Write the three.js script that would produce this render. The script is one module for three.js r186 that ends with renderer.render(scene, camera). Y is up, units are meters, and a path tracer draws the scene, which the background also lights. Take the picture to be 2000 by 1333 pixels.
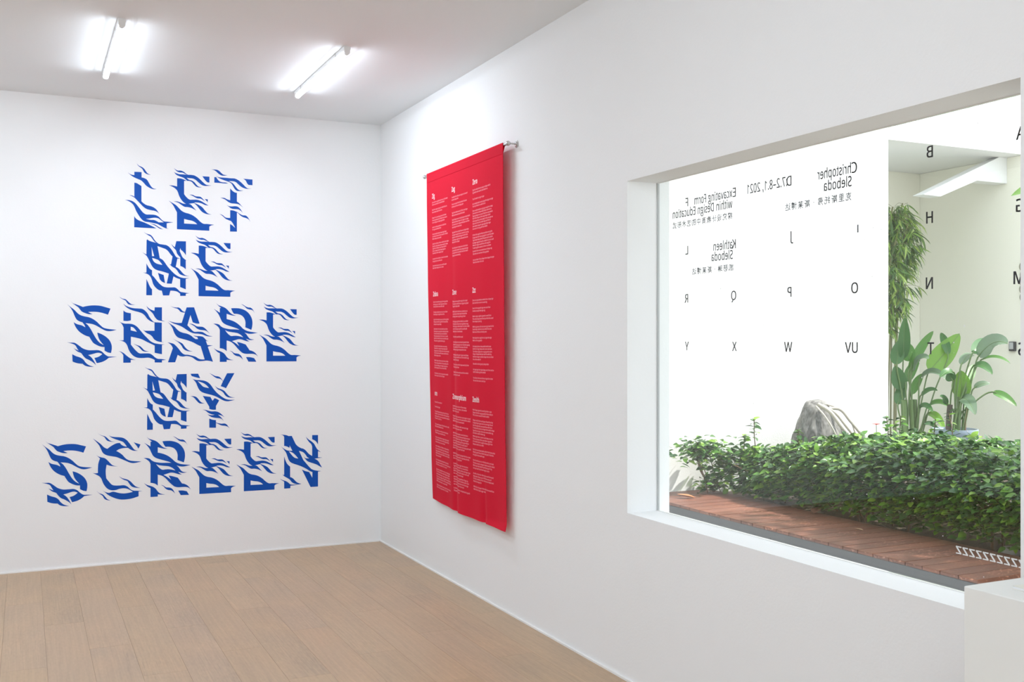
import * as THREE from 'three';
import { mergeGeometries, mergeVertices } from 'three/addons/utils/BufferGeometryUtils.js';
import { RoundedBoxGeometry } from 'three/addons/geometries/RoundedBoxGeometry.js';
import { ImprovedNoise } from 'three/addons/math/ImprovedNoise.js';
import { FontLoader } from 'three/addons/loaders/FontLoader.js';
import { RectAreaLightUniformsLib } from 'three/addons/lights/RectAreaLightUniformsLib.js';

// ---------------------------------------------------------------- camera, sky, sun, exposure
const scene = new THREE.Scene();
const renderer = new THREE.WebGLRenderer({ antialias: true });
renderer.toneMapping = THREE.LinearToneMapping;
renderer.toneMappingExposure = 2.08;
renderer.shadowMap.enabled = true;
RectAreaLightUniformsLib.init();

const camera = new THREE.PerspectiveCamera(36.65, 2000 / 1333, 0.05, 100);
camera.position.set(-2.398, 1.5, 7.358);
camera.lookAt(-2.398 + Math.sin(0.442), 1.5, 7.358 - Math.cos(0.442));
camera.setViewOffset(2000, 1333, 0, 2.1, 2000, 1333);      // a slight rise of the lens

const SKY = 1.2;
scene.background = new THREE.Color().setRGB(0.9 * SKY, 0.97 * SKY, 1.06 * SKY);
const sun = new THREE.DirectionalLight(new THREE.Color().setRGB(1, 0.96, 0.9), 4.0);
sun.position.set(2 + 10, 1 + 13, 2 + 4.35); sun.target.position.set(2, 1, 2);
sun.castShadow = true; sun.shadow.mapSize.set(4096, 4096); sun.shadow.radius = 1.6;
Object.assign(sun.shadow.camera, { left: -9, right: 9, top: 9, bottom: -9, near: 1, far: 40 });
scene.add(sun, sun.target);

const TUBE_GLOW = 5, TUBE_POWER = 19, TUBE_SIDE = 60;                        // the fluorescent battens (their builder is below)

// ---------------------------------------------------------------- helpers
let seed = 7;
const rnd = () => { seed = (seed + 0x6d2b79f5) | 0; let t = Math.imul(seed ^ (seed >>> 15), 1 | seed); t = (t + Math.imul(t ^ (t >>> 7), 61 | t)) ^ t; return ((t ^ (t >>> 14)) >>> 0) / 4294967296; };
const rr = (a, b) => a + (b - a) * rnd();
const pick = (a) => a[Math.floor(rnd() * a.length)];
const V = (x, y, z) => new THREE.Vector3(x, y, z);
const vec = (s) => V(...s.split(' ').map(Number));
const noise = new ImprovedNoise();
const lin = (r, g, b) => new THREE.Color().setRGB(r, g, b);
const taken = new Map();
function numbered(name) { const n = taken.get(name) || 0; taken.set(name, n + 1); return n ? name + '_' + String(n).padStart(3, '0') : name; }
function shade(o) { o.traverse((m) => { if (m.isMesh) { m.castShadow = true; m.receiveShadow = true; } }); return o; }
function part(name, geo, mat, parent) { const m = new THREE.Mesh(Array.isArray(geo) ? mergeGeometries(geo.map(plain)) : geo, mat); m.name = name; m.castShadow = m.receiveShadow = true; parent.add(m); return m; }
function thing(name, label, category, group) { const o = new THREE.Group(); o.name = numbered(name); o.userData = { label, category }; if (group) o.userData.group = group; scene.add(o); return o; }
function solid(name, geo, mat, label, category, group) { const m = part(numbered(name), geo, mat, scene); m.userData = { label, category }; if (group) m.userData.group = group; return m; }
function struct(name, geo, mat, label, category) { const m = part(numbered(name), geo, mat, scene); m.userData = { kind: 'structure', label, category }; return m; }
const plain = (g) => { const q = g.index ? g.toNonIndexed() : g.clone(); for (const k of Object.keys(q.attributes)) if (!['position', 'normal', 'uv'].includes(k)) q.deleteAttribute(k); return q; };
const box = (x0, x1, y0, y1, z0, z1) => { const g = new THREE.BoxGeometry(x1 - x0, y1 - y0, z1 - z0); g.translate((x0 + x1) / 2, (y0 + y1) / 2, (z0 + z1) / 2); return worldUV(g); };
function worldUV(g) {                                        // uv in metres, by the way each face points
  const p = g.attributes.position, n = g.attributes.normal, uv = new Float32Array(p.count * 2);
  for (let i = 0; i < p.count; i++) {
    const ax = Math.abs(n.getX(i)), ay = Math.abs(n.getY(i)), az = Math.abs(n.getZ(i));
    if (ay >= ax && ay >= az) { uv[2 * i] = p.getX(i); uv[2 * i + 1] = p.getZ(i); }
    else if (ax >= az) { uv[2 * i] = p.getZ(i); uv[2 * i + 1] = p.getY(i); } else { uv[2 * i] = p.getX(i); uv[2 * i + 1] = p.getY(i); }
  }
  g.setAttribute('uv', new THREE.BufferAttribute(uv, 2)); return g;
}
const tube = (pts, r, seg = 16, rad = 6) => new THREE.TubeGeometry(new THREE.CatmullRomCurve3(pts), seg, r, rad, false);
function dataTexture(w, h, fn, srgb) {
  const d = new Uint8Array(w * h * 4);
  for (let y = 0; y < h; y++) for (let x = 0; x < w; x++) { const c = fn(x / w, y / h), i = (y * w + x) * 4; d[i] = c[0]; d[i + 1] = c[1]; d[i + 2] = c[2]; d[i + 3] = 255; }
  const t = new THREE.DataTexture(d, w, h); t.wrapS = t.wrapT = THREE.RepeatWrapping; t.magFilter = THREE.LinearFilter; t.minFilter = THREE.LinearMipmapLinearFilter; t.generateMipmaps = true;
  if (srgb) t.colorSpace = THREE.SRGBColorSpace; t.needsUpdate = true; return t;
}
// noise that repeats after one unit in u and v
function loop(u, v, fu, fv, s = 0) {
  const n = (a, b) => noise.noise(a * fu + s * 17.3, b * fv + s * 9.1, s * 3.7);
  const wu = u, wv = v;
  return (n(u, v) * (1 - wu) + n(u - 1, v) * wu) * (1 - wv) + (n(u, v - 1) * (1 - wu) + n(u - 1, v - 1) * wu) * wv;
}
const clamp8 = (v) => Math.max(0, Math.min(255, v));

// ---------------------------------------------------------------- materials
const plasterBump = dataTexture(512, 512, (u, v) => { const k = 128 + 60 * loop(u, v, 60, 60, 1) + 50 * loop(u, v, 140, 140, 2) + 25 * loop(u, v, 9, 9, 3); return [clamp8(k), clamp8(k), clamp8(k)]; });
plasterBump.repeat.set(1.4, 1.4);
const M = {};
M.wall = new THREE.MeshStandardMaterial({ color: lin(0.86, 0.86, 0.86), roughness: 0.85, bumpMap: plasterBump, bumpScale: 0.0006 });
M.ceiling = new THREE.MeshStandardMaterial({ color: lin(0.86, 0.885, 0.9), roughness: 0.9, bumpMap: plasterBump, bumpScale: 0.0005 });
M.trim = new THREE.MeshStandardMaterial({ color: lin(0.86, 0.85, 0.83), roughness: 0.45 });
M.outerWall = new THREE.MeshStandardMaterial({ color: lin(0.84, 0.84, 0.83), roughness: 0.9, bumpMap: plasterBump, bumpScale: 0.0015 });
M.bounceTintWall = new THREE.MeshStandardMaterial({ color: lin(0.86, 0.84, 0.73), roughness: 0.9, bumpMap: plasterBump, bumpScale: 0.0015 });  // white paint with the yellowish bounce off the foliage put into its colour
M.plinth = new THREE.MeshStandardMaterial({ color: lin(0.78, 0.78, 0.75), roughness: 0.6 });
M.whitePaint = new THREE.MeshStandardMaterial({ color: lin(0.85, 0.85, 0.85), roughness: 0.4 });
M.steel = new THREE.MeshStandardMaterial({ color: lin(0.56, 0.55, 0.54), roughness: 0.32, metalness: 1 });
M.blueVinyl = new THREE.MeshPhysicalMaterial({ color: lin(0.0, 0.075, 0.41), roughness: 0.5, specularIntensity: 0.5 });
M.blackVinyl = new THREE.MeshStandardMaterial({ color: lin(0.012, 0.012, 0.03), roughness: 0.5 });
M.whiteVinyl = new THREE.MeshStandardMaterial({ color: lin(0.85, 0.83, 0.86), roughness: 0.5 });
M.glass = new THREE.MeshPhysicalMaterial({ color: lin(0.97, 0.985, 0.975), roughness: 0, transmission: 1, thickness: 0, ior: 1.5 });
M.gasket = new THREE.MeshStandardMaterial({ color: lin(0.45, 0.46, 0.46), roughness: 0.6 });
M.dark = new THREE.MeshStandardMaterial({ color: lin(0.03, 0.03, 0.03), roughness: 0.5 });
M.tubeGlow = new THREE.MeshStandardMaterial({ color: lin(0.9, 0.9, 0.9), emissive: lin(0.87, 0.97, 1.08), emissiveIntensity: TUBE_GLOW, roughness: 0.4 });
M.paper = new THREE.MeshStandardMaterial({ color: lin(0.8, 0.78, 0.7), roughness: 0.7 });

// ---------------------------------------------------------------- the room
const H = 3.099, RX = -5.6, RZ = 10.6, T = 0.22;             // ceiling height, left wall, wall behind the camera, wall thickness
const WIN = { z0: 3.477, z1: 5.457, y0: 0.738, y1: 2.2, glass: 0.16 };
function pierced(outer, holes, depth, place) {               // a wall with openings: outline and holes as [a0, a1, b0, b1]
  const s = new THREE.Shape([[outer[0], outer[2]], [outer[1], outer[2]], [outer[1], outer[3]], [outer[0], outer[3]]].map(([a, b]) => new THREE.Vector2(a, b)));
  for (const h of holes) s.holes.push(new THREE.Path([[h[0], h[2]], [h[0], h[3]], [h[1], h[3]], [h[1], h[2]]].map(([a, b]) => new THREE.Vector2(a, b))));
  const g = new THREE.ExtrudeGeometry(s, { depth, bevelEnabled: false }); place(g); return worldUV(g);
}
const turnIn = (x) => (g) => { g.rotateY(-Math.PI / 2); g.translate(x, 0, 0); };
struct('wall_right', [pierced([-0.22, RZ + T, -0.25, H + 0.25], [[WIN.z0, WIN.z1, WIN.y0, WIN.y1]], 0.165, turnIn(0.165)), pierced([-0.22, RZ + T, -0.25, H + 0.25], [[WIN.z0, WIN.z1, WIN.y0 - 0.12, WIN.y1 + 0.1]], T - 0.165, turnIn(T))], M.wall, 'white plaster wall with the large window opening and the red banner', 'wall');
struct('wall_back', box(RX - T, 0, -0.25, H + 0.25, -T, 0), M.wall, 'white plaster wall with the blue lettering', 'wall');
struct('wall_left', box(RX - T, RX, -0.25, H + 0.25, 0, RZ), M.wall, 'white plaster wall opposite the window', 'wall');
struct('wall_front', pierced([RX - T, 0, -0.25, H + 0.25], [[-5.3, -0.4, 0, 2.5]], T, (g) => g.translate(0, 0, RZ)), M.wall, 'white plaster wall with the glazed entrance', 'wall');
struct('ceiling', box(RX, 0, H, H + 0.25, 0, RZ), M.ceiling, 'smooth off-white ceiling', 'ceiling');
struct('trim_1', box(RX, -0.009, 0, 0.009, 0, 0.009), M.trim, 'thin white caulk bead where the lettered wall meets the floor', 'trim');
struct('trim_2', box(-0.009, 0, 0, 0.009, 0, RZ), M.trim, 'thin white caulk bead along the foot of the window wall', 'trim');

// glazed entrance behind the camera
{
  const d = new THREE.Group(); d.name = 'door_1'; d.userData = { kind: 'structure', label: 'glazed entrance with white frames', category: 'door' }; scene.add(d);
  const z0 = RZ + 0.08, z1 = RZ + 0.13;
  for (const x of [-5.3, -4.0875, -2.875, -1.6625, -0.45]) part('door_frame', box(x, x + 0.05, 0, 2.5, z0, z1), M.whitePaint, d);
  for (const x of [-5.25, -4.0375, -2.825, -1.6125]) { part('door_frame', box(x, x + 1.1625, 2.45, 2.5, z0, z1), M.whitePaint, d); part('pane', box(x, x + 1.1625, 0.005, 2.45, z0 + 0.02, z0 + 0.028), M.glass, d); }
}

// floor planks: oak laminate, one mesh each
{
  const oak = dataTexture(512, 1024, (u, v) => {
    const wav = loop(u, v, 3, 2, 4) * 0.5, fine = loop(u, v, 90, 5, 5), grain = Math.sin((u * 14 + wav * 5 + loop(u, v, 7, 3, 6) * 1.2) * 6.283);
    const pores = Math.max(0, loop(u, v, 150, 12, 7) - 0.22) * 1.5, cloud = loop(u, v, 4, 6, 8);
    const k = 1 + 0.01 * grain + 0.055 * fine - 0.15 * pores + 0.07 * cloud + 0.05 * loop(u, v, 60, 45, 9);
    return [clamp8(222 * k), clamp8(200 * k * (1 - 0.02 * cloud)), clamp8(178 * k * (1 - 0.05 * cloud))];
  }, true);
  oak.repeat.set(1.6, 0.55); oak.anisotropy = 8;
  const tones = [[0.62, 0.55, 0.445], [0.635, 0.56, 0.455], [0.61, 0.535, 0.43], [0.63, 0.54, 0.435], [0.62, 0.55, 0.46]].map(([r, g, b]) => new THREE.MeshStandardMaterial({ map: oak, color: lin(r, g, b), roughness: 0.42, bumpMap: oak, bumpScale: 0.00025 }));
  const fl = new THREE.Group(); fl.name = 'floor'; fl.userData = { kind: 'structure', label: 'light oak plank floor', category: 'floor' }; scene.add(fl);
  part('underlay', box(RX, 0, -0.25, -0.0125, 0, RZ), new THREE.MeshStandardMaterial({ color: lin(0.2, 0.15, 0.1), roughness: 0.9 }), fl);
  const W = 0.192, L = 1.285, geos = [];
  for (let k = 0; k < 10; k++) {
    const s = new THREE.Shape([[-W / 2 + 0.0003, -0.012], [W / 2 - 0.0003, -0.012], [W / 2 - 0.0003, -0.0004], [W / 2 - 0.0008, 0], [-W / 2 + 0.0008, 0], [-W / 2 + 0.0003, -0.0004]].map(([a, b]) => new THREE.Vector2(a, b)));
    const g = worldUV(new THREE.ExtrudeGeometry(s, { depth: L - 0.0008, bevelEnabled: false })), uv = g.attributes.uv, du = rnd(), dv = rnd();
    for (let i = 0; i < uv.count; i++) uv.setXY(i, uv.getX(i) + du, uv.getY(i) + dv);
    geos.push(g);
  }
  for (let i = 0; i * W < -RX - 0.01; i++) {
    const x = -i * W - W / 2;
    for (let z = -((i * 0.417 + 0.3) % 1) * L; z < RZ; z += L) {
      const a = Math.max(0, z), b = Math.min(RZ, z + L); if (b - a < 0.03) continue;
      const m = part('plank', pick(geos), pick(tones), fl); m.position.set(x, 0, a); m.scale.z = (b - a) / L;
    }
  }
}

// ---------------------------------------------------------------- window: pane, gasket, dust
{
  const w = new THREE.Group(); w.name = 'window_1'; w.userData = { kind: 'structure', label: 'large fixed window looking onto the courtyard garden', category: 'window' }; scene.add(w);
  const { z0, z1, y0, y1, glass: g } = WIN;
  part('pane', box(g - 0.004, g + 0.004, y0 + 0.003, y1 - 0.003, z0 + 0.003, z1 - 0.003), M.glass, w);
  for (const [a, b, c, d] of [[z0, z0 + 0.005, y0, y1], [z1 - 0.005, z1, y0, y1], [z0 + 0.005, z1 - 0.005, y0, y0 + 0.0025], [z0 + 0.005, z1 - 0.005, y1 - 0.0025, y1]]) part('gasket', box(g - 0.0065, g + 0.0045, c, d, a, b), d - c > 1 ? M.gasket : M.trim, w);
  const specks = [];
  for (let k = 0; k < 70; k++) { const c = new THREE.CircleGeometry(rr(0.0008, 0.0022), 7); c.scale(1, rr(0.6, 1.4), 1); c.rotateY(-Math.PI / 2); c.translate(g - 0.0046, rr(0.8, 2.15), z0 + 0.15 + Math.pow(rnd(), 0.5) * 1.75); specks.push(c); }
  part('paint_specks', specks, M.whiteVinyl, w).userData = { kind: 'stuff', label: 'tiny white paint specks on the glass' };
}

// ---------------------------------------------------------------- fluorescent battens
function batten(x, z, label, group) {
  const t = thing('ceiling_light', label, 'light', group), L = 1.15;
  t.position.set(x, H, z);
  const body = new THREE.Shape(); body.moveTo(-0.018, 0); body.lineTo(0.018, 0); body.lineTo(0.018, -0.016); body.lineTo(0.0145, -0.022); body.lineTo(-0.0145, -0.022); body.lineTo(-0.018, -0.016);
  const bg = new THREE.ExtrudeGeometry(body, { depth: L, bevelEnabled: false }); bg.translate(0, 0, -L / 2); part('housing', bg, M.whitePaint, t);
  const round = new THREE.Shape(); round.moveTo(-0.0145, -0.0222); round.lineTo(0.0145, -0.0222); round.lineTo(0.0145, -0.03); round.absarc(0, -0.03, 0.0145, 0, -Math.PI, true);
  const dg = new THREE.ExtrudeGeometry(round, { depth: L - 0.05, bevelEnabled: false, curveSegments: 10 }); dg.translate(0, 0, -L / 2 + 0.025); part('diffuser', dg, M.tubeGlow, t);
  for (const s of [-1, 1]) {
    const cg = new THREE.ExtrudeGeometry(round, { depth: 0.022, bevelEnabled: true, bevelSize: 0.0012, bevelThickness: 0.0012, bevelSegments: 1, curveSegments: 10 }); cg.translate(0, 0, s > 0 ? L / 2 - 0.0235 : -L / 2 + 0.0015); part('end_cap', cg, M.whitePaint, t);
    for (const e of [-1, 1]) part('clip', box(e > 0 ? 0.018 : -0.0195, e > 0 ? 0.0195 : -0.018, -0.02, 0, s * 0.4 - 0.006, s * 0.4 + 0.006), M.steel, t);
  }
  const l = new THREE.RectAreaLight(lin(0.87, 0.97, 1.08), TUBE_POWER, 0.028, L - 0.06); l.position.set(0, -0.0475, 0); l.rotation.x = -Math.PI / 2; l.name = 'tube_light'; t.add(l);
  for (const s of [-1, 1]) { const q = new THREE.RectAreaLight(lin(0.87, 0.97, 1.08), TUBE_SIDE, 0.016, L - 0.06); q.position.set(s * 0.0205, -0.0285, 0); q.rotation.order = 'ZYX'; q.rotation.set(-Math.PI / 2, 0, s * (Math.PI / 2 - 1.05)); q.name = 'tube_side_light'; t.add(q); }
  return t;
}
batten(-1.96, 1.33, 'white fluorescent batten on the ceiling above the blue lettering', null);
batten(-0.81, 1.335, 'white fluorescent batten on the ceiling above the red banner', null);
for (const [x, z] of [[-3.11, 1.33], ...[-1.96, -3.11, -4.26].flatMap((x) => [[x, 4.7], [x, 8.1]])]) batten(x, z, 'unseen fluorescent batten added over the open floor for its light', 'added ceiling battens over the open floor');  // battens out of view, added for the light they cast

// ---------------------------------------------------------------- blue lettering on the wall
function contour(text, k = 0.001) {                          // 'x y' points in millimetres, * marks a corner; smooth in between
  const P = text.split(',').map((s) => { const [x, y] = s.replace('*', '').trim().split(' ').map(Number); return { x: x * k, y: y * k, c: s.includes('*') }; }), n = P.length, out = [];
  for (let i = 0; i < n; i++) {
    const a = P[i], b = P[(i + 1) % n]; out.push(new THREE.Vector2(a.x, a.y));
    if (a.c && b.c) continue;
    const p = P[(i + n - 1) % n], q = P[(i + 2) % n], len = Math.hypot(b.x - a.x, b.y - a.y);
    const tan = (o, m, e) => { const dx = e.x - o.x, dy = e.y - o.y, l = Math.hypot(dx, dy) || 1; return [dx / l * len, dy / l * len]; };
    const t0 = a.c ? null : tan(p, a, b), t1 = b.c ? null : tan(a, b, q);
    const c0 = t0 || [1.5 * (b.x - a.x) - 0.5 * t1[0], 1.5 * (b.y - a.y) - 0.5 * t1[1]], c1 = t1 || [1.5 * (b.x - a.x) - 0.5 * t0[0], 1.5 * (b.y - a.y) - 0.5 * t0[1]];
    for (let j = 1; j < 5; j++) { const t = j / 5, t2 = t * t, t3 = t2 * t, h1 = 2 * t3 - 3 * t2 + 1, h2 = t3 - 2 * t2 + t, h3 = -2 * t3 + 3 * t2, h4 = t3 - t2; out.push(new THREE.Vector2(h1 * a.x + h2 * c0[0] + h3 * b.x + h4 * c1[0], h1 * a.y + h2 * c0[1] + h3 * b.y + h4 * c1[1])); }
  }
  return out;
}
const GLYPHS = {
  L: [
    '16 431*,31 417,50 409,65 397,75 382,86 369,106 360*,84 363,68 371,59 383,52 396,43 404,27 415',
    '-40 367*,-22 355,1 351*,1 374*,47 375*,47 339*,65 335,81 326,93 307,106 285,120 271,143 266*,124 264,102 270,77 285,59 305,43 319,20 328,-3 338,-22 350',
    '1 301*,17 298,31 290,46 281*,46 178*,61 164,81 153,102 149,124 141,142 127,154 110,162 95*,151 108,134 117,109 121,81 127,61 139,38 162,17 184,1 200,-13 208,-31 214*,-13 213,1 206*',
    '-58 181*,-36 181,-15 177,4 166,22 146,38 125,56 103,75 91,99 91,134 90,156 80,174 62,190 50,214 48,252 45*,228 41,209 37*,209 3*,223 -2*,199 4,174 16,149 29,120 35,95 39,66 43,45 59,27 85,13 110,-1 143,-13 159,-33 173|75 61*,95 64,116 69,138 71,156 67,174 54,190 42*,156 41*,143 49,127 55,102 55',
    '0 76*,13 58,34 46,63 36,91 24,116 12,143 -1*,0 0*',
    '95 32*,120 28,138 22,156 10,185 -6*,163 -1,142 13,122 23',
  ],
  E: [
    '-21 418*,-8 408,6 402,25 403,43 397,57 387,72 378,89 378,114 376,136 365,157 348,175 331,194 317,212 314,230 314*,208 310,186 308,165 313,143 329,123 346,104 354,82 355,64 356*,79 344,97 340,114 330,129 313,143 301,166 297*,147 295,129 299,114 312,100 328,86 335,68 335*,59 343,43 355,18 363,-3 372,-19 390*,-3 382,15 378,40 378,66 378*,52 383,36 390,18 390,2 395,-10 405',
    '168 374*,216 374*,216 334*,204 334,194 341,183 354',
    '1 349*,22 349,43 344,65 335*,47 334*,47 243*,61 225,82 208,104 208,132 209,157 203,179 191,210 173*,186 176,165 185,143 190,122 190,114 187*,129 181,150 171,168 159,186 138,204 120,230 112*,204 113,186 117,165 129,147 149,132 168,113 185*,97 182,76 178*,89 175,104 161,118 145,129 133*,111 143,93 151,72 155,50 156,29 168,8 182,-22 189*,1 190,18 186,40 178,61 177*,47 184,29 203,15 228,4 259,-6 273,-24 286,-52 297*,-24 297,1 292*',
    '82 241*,104 241,122 233,143 232,157 230,172 217,186 201*,172 210,157 218,136 219,120 225,104 234',
    '183 217*,205 216*,204 194*,197 205',
    '-53 192*,-31 179,-6 164,13 145,33 126,54 116,79 110,104 100,129 83,150 63,165 51,179 45,201 45,248 41*,226 35,215 27*,215 -1*,0 0*,0 115*,-12 138,-27 165|47 73*,72 67,97 63,118 54,134 40*,47 41*',
  ],
  T: [
    '-127 425*,-105 426,-87 425,-73 418,-59 405,-45 395,-18 393*,-38 388,-57 388,-77 398,-94 413,-108 421',
    '-107 374*,-94 374*,-84 358,-70 346,-52 341,-31 341,-13 336*,-34 334,-66 335,-107 335*',
    '-98 385*,-82 376,-63 374,-31 374,5 373,30 373,51 366,72 352,94 332,112 315,126 309,150 310*,126 306,105 307,80 316,58 333,40 348,22 353,-10 352*,5 346,22 336,38 317,51 302,65 293,92 293*,69 287,47 288,33 299,21 318,8 337,-13 348,-34 354,-59 362,-80 371',
    '90 375*,155 374*,155 334*,128 334*,117 346,107 364',
    '1 302*,15 287,30 277,47 273*,47 212*,62 202,76 187,90 173*,72 186,55 195,33 197,8 198,-13 207,-34 222,-66 232*,-38 232,-20 224,1 218*',
    '-24 186*,-10 178,8 176,37 179,55 175,69 163,87 136*,72 150,58 158,37 159,15 160,-2 168',
    '1 149*,22 148,47 140*,51 138*,69 126,87 118,108 117,123 105,140 75*,128 91,112 99,90 105,72 115,55 131,47 136*,47 1*,0 0*,0 52*,15 44,26 35,36 26*,28 42,19 58,6 74*,-13 80,-31 88,-49 104,-71 120*,-49 111,-31 97,1 95*',
  ],
  M: [
    '2 374*,6 375*,7 380*,13 373,25 367,42 362,65 357*,52 366,38 385,28 398,15 405,-3 416,-16 427*,2 416,25 410,38 399,52 378,65 363,82 351,105 347,129 344,146 334,163 315,180 288,193 267,207 259,220 256*,212 254,202 255*,191 198*,207 189,221 175,238 155,255 142,282 136*,255 137,231 142,214 152,200 173,187 187,166 199,144 223*,153 214,160 213*,170 268*,156 283,142 302,126 316,105 324,72 335*,87 253*,105 243,119 226,136 201,156 177,176 156,197 139,221 127,248 122,282 124*,265 119,257 116*,257 45*,220 60*,220 114*,200 120,176 132*,165 81*,132 82*,146 150*,122 158,99 165,72 171,52 181,37 198,25 222,15 243,2 266,-12 279,-25 289*,-10 281,1 276*|34 328*,51 266*,37 265*|37 254*,58 248,78 240,92 225,104 208*,85 211,65 217,48 230',
    '161 354*,170 344,185 331*,195 374*,258 375*,258 279*,248 294,234 309,226 314*,221 328*,217 307*,226 286,234 268,245 256,258 246,271 238*,262 243,257 244*,257 182*,241 196,221 205*,221 263*,214 271,200 288,193 310,183 322,171 337',
    '1 215*,12 194,23 179,37 170*,37 137*,52 121,72 95,89 76,109 61,132 56,159 56,187 56,204 44,221 28,241 24,281 18*,265 16,257 14*,257 0*,220 -1*,220 14*,200 28,180 33,156 34*,148 1*,108 0*,100 33*,82 36,62 51,45 75,35 107,25 128,8 143,-23 153*,-8 152,1 153*',
    '75 153*,112 140*,121 85*,102 94,87 110*',
    '1 109*,12 85,25 56,37 40*,37 0*,0 0*',
  ],
  S: [
    '-13 399*,2 384,25 375,46 367,63 360*,90 367,124 371,169 369,203 360,233 351*,217 310*,189 320,158 327,124 329,95 327*,107 320,122 313*,97 313,73 321,56 330,44 345,35 357,15 372,-2 386',
    '-32 377*,-12 359,12 339,32 317,52 304,76 297,100 292,124 281,148 263,169 241,189 224,217 216,271 210*,238 202,214 201,193 208,169 222,145 237,117 248,78 253*,93 240,110 215,127 182,148 145,169 121,191 108*,179 122,163 146,155 171,151 191*,179 180,207 161,227 139,239 111,241 85,236 55*,217 59,196 71*,196 95*,172 98,148 108,127 122,114 141,102 163*,73 174,42 196,20 225,6 260*,25 247,56 238,69 231,78 226*,71 242,59 259*,39 266,24 278,12 302,2 328,-12 353',
    '-35 126*,-8 124,12 123,29 113,46 99,63 86,93 75,127 74,158 74,179 65,196 48,217 33,238 31,274 29*,245 26,222 23*,203 7,179 -5,148 -12*,141 4,133 23*,158 30,182 48*,165 56,148 56,124 49,95 42*,114 27,131 1,144 -27*,127 -9,103 8,80 20,64 38,52 55,29 66,7 88*,22 79,37 72*,29 84,15 108,-8 119',
    '-2 48*,22 35,49 25,66 12,80 -8,100 -25,131 -36*,100 -35,76 -28,61 -15*,29 -11,0 0*',
  ],
  H: [
    '-25 444*,-7 431,14 426,27 415,41 401,54 393,76 390*,51 389,34 392,24 402,14 417,0 424,-14 432',
    '-1 398*,17 383,37 374,65 367,95 365,119 363,136 353,154 333,167 308,185 284,199 274,223 272,246 270*,246 140*,260 137*,233 140,213 146,195 159,185 175,171 188,150 199,135 211,126 222*,136 215*,199 215*,199 272*,178 278,154 295,136 319,119 333,95 342,68 349,41 359,17 375',
    '147 384*,167 364,199 350*,200 375*,247 375*,247 287*,267 279*,240 283,219 289,202 307,188 332,171 350,157 364',
    '1 351*,17 339,48 333*,48 285*,24 280,1 282*',
    '-29 281*,-14 270,7 263,37 262,61 258,85 244,106 220,130 190,154 164,174 144,199 131,223 126,265 121*,254 120,247 118*,247 56*,200 66*,200 115*,178 126,150 140,119 157,85 167,48 175*,48 122*,61 104,82 79,102 63,130 62,167 61,185 51,202 35,219 25,244 23,274 18*,258 15,247 14*,247 -1*,200 0*,200 17*,181 27,157 33,130 31,95 32,68 43,48 63,34 88,25 115,14 133,-3 144,-30 151*,-10 150,2 151*,2 236*,-8 258|47 242*,65 235,78 220,86 208*,65 213,47 218*',
    '65 128*,85 119,106 111,119 99,133 84,147 78,165 75*,140 74,123 79,109 93,95 108,78 119',
    '-29 78*,-14 74,3 64,24 45,44 30,61 23,80 18*,61 19,47 19*,47 0*,0 0*,0 52*,-14 69',
  ],
  A: [
    '17 385*,36 377,55 375,71 375,83 367,96 352,112 345*,123 377*,172 378*,209 266*,188 266,163 275*,148 325*,128 254*,144 236,163 216,175 209,201 210,227 208,243 199,265 185,298 178*,272 177,253 181,227 191,201 196,175 198,150 206,125 221,105 235,83 248,58 258,36 266,2 284*,30 275,55 270,90 270*,112 341*,96 342,82 347,71 359,61 367,45 371,30 377',
    '139 266*,160 263,175 256,191 247,214 245,230 243,246 233,262 215,278 195*,262 210,249 218,230 221,208 224,191 232,175 247,156 259',
    '-2 276*,20 260,42 245,61 224,77 211,99 202,125 196,150 184,169 168,182 159*,199 159*,193 173*,179 177,168 183*,191 180,211 179,230 175,246 161,254 151,269 143*,254 146,251 146*,261 118*,278 116,298 114*,282 111,264 106*,299 1*,278 7,253 10,227 7,201 7,182 16,163 31,144 39,121 42,99 39,80 42,64 51*,47 0*,0 0*,32 97*,20 119,-2 136*,20 132,39 125,55 110,74 87,90 66,109 53,131 51,156 45,182 37,201 25,217 19,243 18*,216 110*,195 120,172 133,150 143,121 153,93 161,68 169,52 183,39 207,30 233,17 255',
    '33 166*,52 150,80 137,96 127,109 108,125 90,140 80,164 75*,137 75,115 82,99 95,90 112,80 125,64 140,49 150',
  ],
  R: [
    '-24 409*,-8 395,11 388,31 380,47 369,64 351,77 338,90 330,112 323*,87 324,67 329,47 336*,47 299*,70 293,94 284,117 271,140 252,160 232,180 220,206 212,262 204*,237 199,213 196,193 198,170 205*,183 192,196 173,210 160,238 156*,217 152,200 154,180 162*,190 151,205 142*,186 144,170 149,150 156,130 158,110 153,84 145*,103 134,117 123,134 109*,125 124,118 139*,143 133,178 121*,205 80*,223 75,240 65,253 51,264 34*,252 46,237 53,210 55,183 55,160 60,143 72,123 92,103 116,84 134,67 143,47 149*,47 74*,28 89,0 96*,0 223*,-8 240,-24 255,-44 266*,-21 265,-5 260,8 248,25 238,47 232,74 228,103 227,135 225*,117 234,94 242,64 252,38 262,18 277,7 297,-5 325,-18 345,-41 370*,-21 357,0 343*,0 375*,10 376*,-8 390|36 222*,54 213,80 208,117 202,137 193,150 183,162 171*,143 177,117 182,97 182,77 181,61 191,47 206',
    '77 375*,103 376,130 375,156 369,183 356,206 332,220 305,225 277,223 249,217 224*,175 242*,176 259,176 280,168 305,150 325,123 335,97 336*,87 351',
    '146 407*,163 399,180 388,196 382,211 381,223 373,233 358,243 339*,232 356,220 365,203 368,186 374,170 389',
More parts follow.
